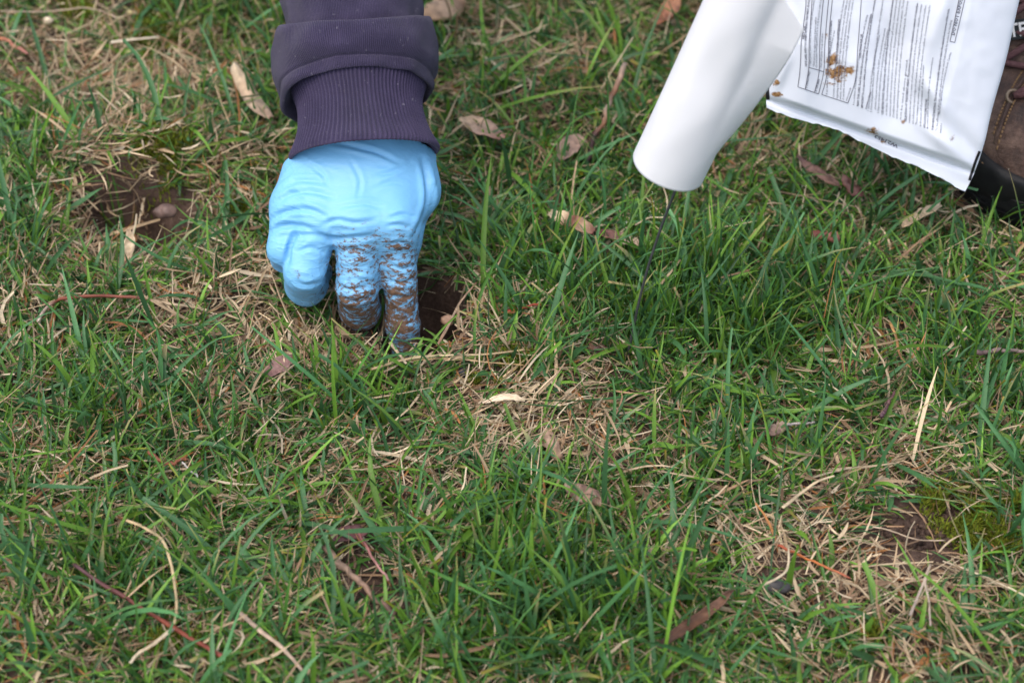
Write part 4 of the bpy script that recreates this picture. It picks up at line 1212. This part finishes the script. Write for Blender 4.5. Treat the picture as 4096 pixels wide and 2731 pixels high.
    # seams and stitching
    def seam(pts, r, name, mat):
        V, Fc = tube(bp(*np.array(pts).T), r, 6); part(name, V, Fc, mat)
    def side_s(d, z, sgn):
        s_ = np.linspace(.08, 0, 321); f = upper_sdf(np.full(321, d), s_ * sgn, np.full(321, z)); i = np.argmax(f < 0)
        return sgn * s_[i]
    cap = []
    for s_ in np.linspace(-.043, .043, 34):
        d_ = .068 - .034 * (abs(s_) / .043) ** 1.5
        cap.append((d_, s_, top_z(d_, s_) + .0003))
    seam(cap, .0016, 'toe_cap_seam', M['leather'])
    V, Fc, nb = [], [], 0
    for off in (-.0035, .0045):
        for a, b in zip(cap[:-1], cap[1:]):
            p, q = np.array(a), np.array(b)
            for f0 in (0.05, 0.55):
                u0, u1 = p + (q - p) * f0, p + (q - p) * (f0 + .35)
                for w_ in (u0, u1): w_[0] += off; w_[2] = top_z(w_[0], w_[1]) + .0006
                v, f = tube(bp(*np.array([u0, u1]).T), .0006, 5); V.append(v); Fc += [tuple(i + nb for i in ff) for ff in f]; nb += len(v)
    stx = part('stitching', np.concatenate(V), Fc, M['thread']); stx['kind'] = 'stuff'
    V, Fc, nb = [], [], 0
    for sgn in (-1, 1):
        for row in (.0, .0045):
            for d_ in np.arange(.004, .16, .0042):
                def pt(dq):
                    zt = .040 + .012 * min(max(dq / .05, 0), 1) - .016 * min(max((dq - .10) / .1, 0), 1) - .003 - row
                    return np.array([dq, side_s(dq, zt, sgn) + sgn * .0040, zt])
                if abs(side_s(d_, .04, sgn)) < .004: continue
                v, f = tube(bp(*np.array([pt(d_), pt(d_ + .0026)]).T), .0006, 5); V.append(v); Fc += [tuple(i + nb for i in ff) for ff in f]; nb += len(v)
    sty = part('stitching', np.concatenate(V), Fc, M['thread']); sty['kind'] = 'stuff'
    # trouser leg
    t = np.linspace(0, 1, 18)
    pts = np.array([bp(.212 + .05 * a, 0, .215 + .30 * a) for a in t])
    V, Fc = tube(pts, .062 + .012 * t, 40, wob=.08, seed=3)
    o = mesh_obj('trouser_leg', V, Fc, M['denim']); under(o, person)
boot()

# ------------------------------------------------------------------ the other hand, above the picture, holding the pouch
def left_hand():
    top = BAGP[-1, BAGP.shape[1] // 2]
    tip = HV[np.argmin(HV[:, 2])]
    src = [glove, cuff, sleeve]
    for o in src:
        me = o.data.copy()
        n = len(me.vertices); co = np.empty(n * 3); me.vertices.foreach_get('co', co); co = co.reshape(-1, 3)
        q = co - FING['index'][2]
        q[:, 0] *= -1
        q = q + top + np.array([0.0, .012, 0.012])
        me.vertices.foreach_set('co', q.ravel()); me.flip_normals(); me.update()
        c = bpy.data.objects.new(o.name.split('.')[0], me); COL.objects.link(c); under(c, person)
left_hand()

# ------------------------------------------------------------------ litter lying on the lawn
def gpt(px, py, lift=.010):
    P = ground(np.array(float(px)), np.array(float(py)), lift)
    return P
def gpath(pts, lift=.010, n=26):
    return smooth_path(np.array([gpt(p[0], p[1], (p[2] if len(p) > 2 else lift)) for p in pts]), n)

def colored(o, stops, seed=0, along=None):
    """vertex colours: stops blended along the piece, with mottling"""
    n = len(o.data.vertices); co = np.empty(n * 3); o.data.vertices.foreach_get('co', co); co = co.reshape(-1, 3)
    if along is None:
        d = co - co.mean(0); _, _, vt = np.linalg.svd(d, full_matrices=False); along = d @ vt[0]
        along = (along - along.min()) / (np.ptp(along) + 1e-9)
    st = np.array([s[0] for s in stops]); cc = np.array([s[1] for s in stops])
    C = np.stack([np.interp(along, st, cc[:, k]) for k in range(3)], 1)
    C *= (1 + .35 * fbm(co[:, 0] * 260, co[:, 1] * 260, co[:, 2] * 260, seed=seed, octv=2))[:, None]
    vcol(o, np.clip(C, .004, 1))

def twig(name, label, cat, pts, r, stops, lift=.010, seed=0, flat=1.0, wob=.25, n=30, taper=.35):
    P = gpath(pts, lift, n)
    P += np.stack([vnoise(np.arange(n) * .5, np.zeros(n), seed=seed + k) for k in range(3)], 1) * r * .6 * min(1, wob * 4)
    rad = r * (1 - taper * np.linspace(0, 1, n)) * (1 + .25 * np.clip(vnoise(np.arange(n) * .45, np.zeros(n), seed=seed + 5), 0, 1))
    V, Fc = tube(P, rad, 8, flat=flat, wob=wob, seed=seed)
    o = mesh_obj(name, V, Fc, M['litter'])
    colored(o, stops, seed, np.repeat(np.linspace(0, 1, n), 8))
    return tag(o, label, cat)

def leaf(name, label, cat, pts, width, stops, lift=.010, seed=0, cup=.35, curl=0.0, bumps=0.0, thick=.0005, pointy=1.0, tiltside=0.0, n=26, m=11, group=None):
    """a dry leaf or pod half: midline through pts, cupped cross-section"""
    P = gpath(pts, lift, n)
    T = np.gradient(P, axis=0); T /= np.linalg.norm(T, axis=1)[:, None]
    S = np.cross(T, [0, 0, 1.0]); S /= np.linalg.norm(S, axis=1)[:, None]
    Nn = np.cross(S, T)
    t = np.linspace(0, 1, n); w = width * .5 * np.clip(np.sin(np.clip(t, .02, .98) * math.pi), 0, 1) ** (.55 * pointy)
    w *= 1 + .12 * vnoise(t * 7, 0 * t, seed=seed)
    u = np.linspace(-1, 1, m)
    X = P[:, None] + S[:, None] * (w[:, None] * u)[..., None] * math.cos(tiltside)
    hgt = cup * (w[:, None] * u[None] ** 2) + tiltside * w[:, None] * u[None]
    hgt = hgt + bumps * np.sin(t * 18 + seed)[:, None] * (1 - u[None] ** 2) + .0010 * fbm(t[:, None] * 9 + 0 * u, u[None] * 2 + 0 * t[:, None], seed=seed, octv=2)
    X = X + Nn[:, None] * hgt[..., None]
    if curl: X = X + np.array([0, 0, 1.0]) * (curl * np.clip(t - .6, 0, 1) ** 2 * 6)[:, None, None]
    o = mesh_obj(name, X.reshape(-1, 3), grid_faces(n, m), M['litter'])
    colored(o, stops, seed, np.repeat(t, m))
    sm = o.modifiers.new('thick', 'SOLIDIFY'); sm.thickness = thick
    return tag(o, label, cat, group)

def stone(name, label, cat, px, py, size, col, seed, lift=.004, flat=.7):
    c = gpt(px, py, lift)
    bm = bmesh.new(); bmesh.ops.create_icosphere(bm, subdivisions=3, radius=1)
    V = np.array([v.co[:] for v in bm.verts]); Fc = np.array([[v.index for v in f.verts] for f in bm.faces]); bm.free()
    k = 1 + .28 * fbm(V[:, 0] * 1.4, V[:, 1] * 1.4, V[:, 2] * 1.4, seed=seed, octv=3)
    V = V * k[:, None] * np.array([1, .8, flat]) * size * .5 + c
    o = mesh_obj(name, V, Fc, M['litter'])
    colored(o, [(0, col), (1, tuple(x * .8 for x in col))], seed)
    return tag(o, label, cat)

TAN_, PALE, BROWN, RED, DK = (.45, .32, .20), (.62, .50, .34), (.20, .11, .06), (.24, .055, .03), (.07, .035, .028)
leaf('seed_pod', 'tan dried seed pod with bumps lying beside the sweatshirt sleeve', 'seed pod', [(935, 258), (975, 330), (1020, 400), (1085, 470)], .0125, [(0, PALE), (.35, TAN_), (.7, (.40, .30, .22)), (1, (.30, .2, .14))], .020, 1, cup=-.35, bumps=.0014, pointy=.6)
pod = leaf('open_seed_pod', 'open seed pod half, pale with dark red stains, between hand and flag', 'seed pod', [(2195, 852), (2250, 880), (2310, 905), (2375, 930)], .0125, [(0, PALE), (.25, (.5, .38, .24)), (.5, (.16, .045, .03)), (.75, (.42, .28, .17)), (1, (.14, .05, .04))], .022, 2, cup=.5, pointy=.7)
leaf('open_seed_pod', 'darker mottled end piece of open seed pod near the flag wire', 'seed pod', [(2385, 925), (2450, 945), (2510, 965), (2565, 990)], .0105, [(0, (.12, .03, .03)), (.4, (.15, .08, .06)), (.7, (.45, .36, .26)), (1, (.2, .12, .08))], .018, 3, cup=.3, pointy=.8)
leaf('dry_leaf', 'curled pale brown dry leaf with upturned tip near the cuff', 'leaf', [(1848, 470), (1900, 500), (1950, 530), (2012, 556)], .0215, [(0, TAN_), (.5, (.38, .26, .19)), (1, (.25, .13, .10))], .020, 4, cup=.25, pointy=.9, tiltside=.25)
leaf('dry_leaf', 'brown dry leaf beside the top of the sleeve', 'leaf', [(1690, 62), (1750, 35), (1800, 15), (1850, -20)], .022, [(0, (.33, .2, .11)), (.5, (.36, .25, .17)), (1, (.2, .11, .06))], .022, 5, cup=-.2, pointy=.8, tiltside=-.3)
leaf('dry_leaf', 'reddish brown leaf scrap standing in grass behind the white flag', 'leaf', [(2625, 95), (2665, 60), (2690, 20), (2705, -30)], .013, [(0, (.22, .08, .04)), (1, (.35, .17, .09))], .022, 6, cup=.3)
leaf('dry_leaf', 'grey brown crumpled leaf in grass between cuff and flag', 'leaf', [(2245, 640), (2270, 600), (2300, 570), (2345, 560)], .016, [(0, (.22, .15, .12)), (1, (.3, .2, .15))], .014, 7, cup=.3)
leaf('dry_leaf', 'purple brown torn leaf piece in dead grass below the glove', 'leaf', [(1062, 1502), (1100, 1475), (1140, 1450), (1185, 1422)], .0115, [(0, (.18, .085, .075)), (.5, (.26, .15, .13)), (1, (.12, .06, .055))], .018, 8, cup=.2, pointy=.7)
leaf('dry_leaf', 'narrow pale dry leaf standing in the collapsed left hole', 'leaf', [(505, 1060, .004), (515, 1010, .008), (520, 965, .012), (512, 915, .018)], .0072, [(0, (.3, .18, .1)), (.5, PALE), (1, TAN_)], .01, 9, cup=.6, pointy=1.1)
leaf('dry_leaf', 'long brown curled dry leaf crossing green grass', 'leaf', [(2610, 2600), (2700, 2540), (2790, 2480), (2870, 2420), (2935, 2352)], .0062, [(0, (.04, .02, .014)), (.5, (.11, .05, .025)), (1, (.2, .11, .075))], .015, 10, cup=.5, pointy=1.2)
leaf('husk', 'flat dark brown pod husk in grass below the white pouch', 'seed pod', [(3190, 620), (3250, 665), (3310, 710), (3360, 745)], .0085, [(0, (.10, .05, .045)), (.5, (.2, .11, .085)), (1, (.16, .08, .05))], .016, 11, cup=-.3)
leaf('husk', 'lower brown husk piece in grass under the pouch corner', 'seed pod', [(3370, 700), (3400, 730), (3425, 760), (3445, 785)], .010, [(0, (.17, .08, .06)), (1, (.11, .045, .035))], .016, 12, cup=-.3)
leaf('straw_ribbon', 'broad pale dry blade lying beside the boot', 'straw', [(3610, 905), (3660, 870), (3710, 845), (3765, 820)], .0075, [(0, TAN_), (1, PALE)], .018, 13, cup=.3, pointy=.7)
leaf('seed_pod', 'rounded tan seed pod piece half buried in dead grass', 'seed pod', [(2185, 1705), (2200, 1745), (2218, 1785), (2238, 1830)], .0095, [(0, (.3, .19, .12)), (.5, (.40, .27, .19)), (1, (.33, .2, .13))], .018, 14, cup=-.7, pointy=.6, thick=.002)
leaf('seed_pod', 'knobbly brown seed pod husk with pale broken end', 'seed pod', [(2265, 1925), (2320, 1950), (2380, 1972), (2450, 1990)], .0125, [(0, (.5, .38, .25)), (.18, (.09, .035, .03)), (.4, (.32, .2, .15)), (1, (.26, .16, .12))], .018, 15, cup=-.65, bumps=.0016, pointy=.6, thick=.002)
leaf('bark_chip', 'dark brown bark chip at the foot of the flag wire', 'bark chip', [(2350, 1370), (2385, 1380), (2415, 1392), (2445, 1400)], .0085, [(0, (.2, .11, .06)), (.4, (.06, .03, .025)), (1, (.12, .06, .04))], .012, 16, cup=-.3, pointy=.6, thick=.0015)
leaf('dry_leaf', 'dark purple leaf scrap in a brown gap of low grass', 'leaf', [(1320, 2150), (1370, 2140), (1420, 2130), (1470, 2125)], .012, [(0, (.06, .025, .025)), (1, (.11, .04, .04))], .010, 17, cup=.2, pointy=.7)
leaf('wood_chip', 'short grey brown wood chip with striped grain', 'wood chip', [(3070, 1730), (3095, 1715), (3120, 1702), (3140, 1690)], .009, [(0, (.1, .06, .045)), (1, (.27, .19, .14))], .018, 18, cup=-.2, pointy=.5, thick=.0015)
leaf('straw_ribbon', 'wide cream dead blade curled over matted thatch', 'straw', [(1930, 1610), (1990, 1598), (2050, 1592), (2100, 1600)], .0048, [(0, (.72, .58, .42)), (1, PALE)], .020, 19, cup=.5, pointy=.8)
twig('twig', 'knotted brown twig standing up in grass beside the flag', 'twig', [(2352, 650, .004), (2372, 560, .012), (2410, 500, .018), (2432, 420, .024), (2462, 355, .030), (2502, 258, .038)], .0017, [(0, (.04, .02, .025)), (.25, (.07, .035, .035)), (.4, (.24, .11, .055)), (.6, (.24, .19, .15)), (.75, (.19, .08, .04)), (1, (.34, .26, .2))], 0, 20, taper=.1)
twig('twig', 'arched red and white twig on the grass left of the glove', 'twig', [(152, 1292, .008), (185, 1235, .016), (240, 1200, .022), (320, 1185, .024), (420, 1182, .024), (520, 1190, .022), (600, 1198, .018)], .0011, [(0, (.55, .46, .4)), (.22, (.42, .28, .22)), (.3, (.19, .05, .028)), (.8, (.2, .06, .035)), (1, (.3, .15, .1))], 0, 21, taper=.1)
twig('grass_stem', 'red grass stem lying diagonally over bright green blades', 'stem', [(298, 2258), (450, 2360), (600, 2450), (760, 2550), (895, 2628)], .0011, [(0, (.08, .04, .045)), (.3, (.12, .04, .035)), (.6, (.21, .05, .026)), (1, (.2, .045, .03))], .020, 22, taper=-.1)
twig('needle', 'thin orange red needle on tan thatch', 'needle', [(3110, 2178), (3190, 2215), (3290, 2262), (3400, 2310)], .0008, [(0, (.33, .06, .03)), (.5, (.42, .13, .03)), (1, (.3, .09, .05))], .018, 23)
twig('grass_stem', 'short bright red stem in lush grass near the hole', 'stem', [(2035, 1246), (2080, 1234), (2165, 1214)], .0011, [(0, (.36, .04, .025)), (1, (.33, .07, .04))], .018, 24)
twig('twig', 'rough brown twig with pale peeled edge in a gap of low grass', 'twig', [(1300, 2190), (1380, 2270), (1450, 2330), (1500, 2400), (1585, 2448)], .0019, [(0, (.12, .075, .05)), (.3, (.3, .2, .14)), (.6, (.2, .12, .08)), (1, (.08, .04, .03))], .014, 25)
twig('grass_stem', 'thin purple red stem beside the rough brown twig', 'stem', [(1432, 2118), (1470, 2190), (1510, 2260), (1560, 2320)], .0009, [(0, (.2, .05, .05)), (1, (.36, .2, .17))], .020, 26)
twig('twig', 'reddish cut stick stub in grass below the pouch', 'twig', [(3255, 940), (3300, 945), (3350, 952)], .0028, [(0, (.22, .075, .055)), (1, (.3, .12, .09))], .018, 27, taper=0)
twig('twig', 'small red brown forked rootlet low in the grass', 'twig', [(598, 1812), (640, 1842), (690, 1852), (745, 1832)], .0013, [(0, (.2, .07, .04)), (1, (.3, .1, .05))], .014, 28)
twig('splinter', 'pale grey splinter beside the forked rootlet', 'splinter', [(728, 1848), (760, 1880), (792, 1905)], .0006, [(0, (.4, .36, .32)), (1, (.42, .38, .35))], .018, 29)
twig('twig', 'dark purple twig among the blades', 'twig', [(3522, 1665), (3550, 1620), (3580, 1565)], .0013, [(0, (.08, .04, .05)), (1, (.13, .06, .06))], .018, 30)
twig('twig', 'grey brown twig lying level in grass below the boot', 'twig', [(3905, 1410), (3970, 1404), (4040, 1402), (4130, 1404)], .0016, [(0, (.1, .06, .06)), (1, (.24, .18, .16))], .018, 31)
twig('twig', 'grey thin twig crossing a dark soil gap', 'twig', [(3130, 1700), (3190, 1695), (3260, 1690)], .0009, [(0, (.35, .32, .3)), (1, (.28, .24, .22))], .012, 32)
twig('grass_stem', 'orange red dry stem among moss and straw', 'stem', [(-40, 130), (30, 165), (110, 215)], .0015, [(0, (.4, .14, .05)), (1, (.35, .15, .12))], .018, 33)
def straw(label, pts, w, lift, seed, c0=PALE, c1=TAN_):
    k_ = .72
    return twig('dry_straw', label, 'straw', pts, w * .66, [(0, tuple(v * k_ for v in c0)), (.5, tuple(v * k_ for v in c1)), (1, tuple(v * k_ for v in c0))], lift, seed, flat=.4, wob=.05, taper=.35)
straw('long tan straw in front of the bait hole', [(1480, 1478), (1640, 1432), (1800, 1420), (1960, 1415), (2100, 1398)], .0017, .018, 40, (.52, .38, .2), (.6, .47, .28))
straw('thin golden straw running under the long tan straw', [(1600, 1445), (1780, 1432), (1950, 1448), (2095, 1460)], .0012, .016, 41, (.5, .33, .14), (.55, .4, .22))
straw('bent golden straw arching over the red stem', [(505, 2080), (580, 2110), (650, 2160), (680, 2240), (700, 2340), (706, 2430), (698, 2492)], .0015, .030, 42, (.58, .42, .22), (.62, .47, .26))
straw('pale flat straw crossing the end of the red stem', [(690, 2512), (620, 2570), (555, 2610), (520, 2650)], .0019, .024, 43, (.62, .52, .36), (.55, .42, .26))
straw('pinkish flat straw near the bottom of the gap', [(960, 2450), (1040, 2520), (1130, 2590), (1210, 2680)], .0021, .022, 44, (.5, .36, .26), (.58, .42, .30))
straw('cream straw resting on the moss near bare soil', [(445, 170), (520, 160), (640, 148)], .0024, .018, 45, (.72, .62, .46), (.70, .58, .42))
straw('thin curved straw over bare soil beside pale pebbles', [(0, 45), (150, 48), (260, 40), (340, 32), (420, 50), (470, 75)], .0013, .018, 46, (.5, .37, .27), (.52, .38, .27))
straw('pale curved straw above green grass near bare patch', [(3130, 2030), (3200, 1975), (3270, 1925), (3338, 1902)], .0016, .026, 47, (.66, .53, .34), (.6, .46, .28))
straw('long tan straw trailing from the red and white twig', [(600, 1200), (680, 1215), (760, 1225), (830, 1240)], .0020, .014, 48, (.52, .38, .24), (.58, .44, .28))
straw('wavy thin root straw across the bare soil patch', [(3490, 2105), (3560, 2120), (3640, 2150), (3700, 2160), (3780, 2160)], .0010, .007, 49, (.52, .4, .28), (.45, .33, .22))
straw('bent whitish straw with a broken joint on thatch', [(3640, 2460), (3690, 2340), (3722, 2255), (3700, 2320), (3715, 2400), (3722, 2500)], .0012, .018, 50, (.45, .36, .30), (.55, .43, .29))
straw('forked pale straw over a dark stone', [(3050, 2340), (3110, 2310), (3150, 2270), (3155, 2180)], .0013, .022, 51, (.62, .49, .32), (.66, .54, .36))
straw('thick pale straw lying on tan mat near the thatch lip', [(1560, 1370), (1600, 1420), (1625, 1455)], .0017, .018, 52, (.68, .53, .36), (.66, .5, .32))
straw('orange brown straw among dead grass right of lush tuft', [(3560, 1290), (3585, 1350), (3600, 1420), (3640, 1470)], .0013, .018, 53, (.5, .28, .1), (.45, .22, .08))
straw('tan straw half hidden in lush grass by the wire', [(2640, 1140), (2690, 1080), (2720, 1040)], .0014, .024, 54, (.5, .36, .2), (.62, .48, .3))
straw('pale kinked straw sprig beside the wire', [(2540, 900), (2600, 870), (2660, 865), (2668, 800), (2650, 740)], .0011, .026, 55, (.6, .48, .3), (.66, .54, .36))
straw('reddish tan straw leaning over the thatch lip', [(1750, 1380), (1800, 1290), (1840, 1210), (1905, 1130)], .0014, .022, 56, (.36, .2, .12), (.55, .4, .27))
stone('pebble', 'pale cream pebble near mossy soil', 'pebble', 195, 82, .0075, (.6, .5, .36), 60, .012)
stone('pebble', 'small yellowish pebble on dark mossy soil', 'pebble', 520, 50, .0045, (.55, .45, .22), 61, .014)
stone('stone', 'dark grey stone in tan thatch', 'stone', 3110, 2345, .014, (.06, .055, .055), 62, .006)
stone('soil_clod', 'tan clod at the right rim of the bait hole', 'clod', 1790, 1278, .009, (.33, .20, .13), 63, .010)
stone('soil_clod', 'grey brown clod at the edge of the collapsed left hole', 'clod', 665, 845, .014, (.17, .11, .09), 64, .006)
stone('stone', 'dark pebble tucked in matted dead grass', 'stone', 1858, 1490, .009, (.02, .02, .025), 65, .008)
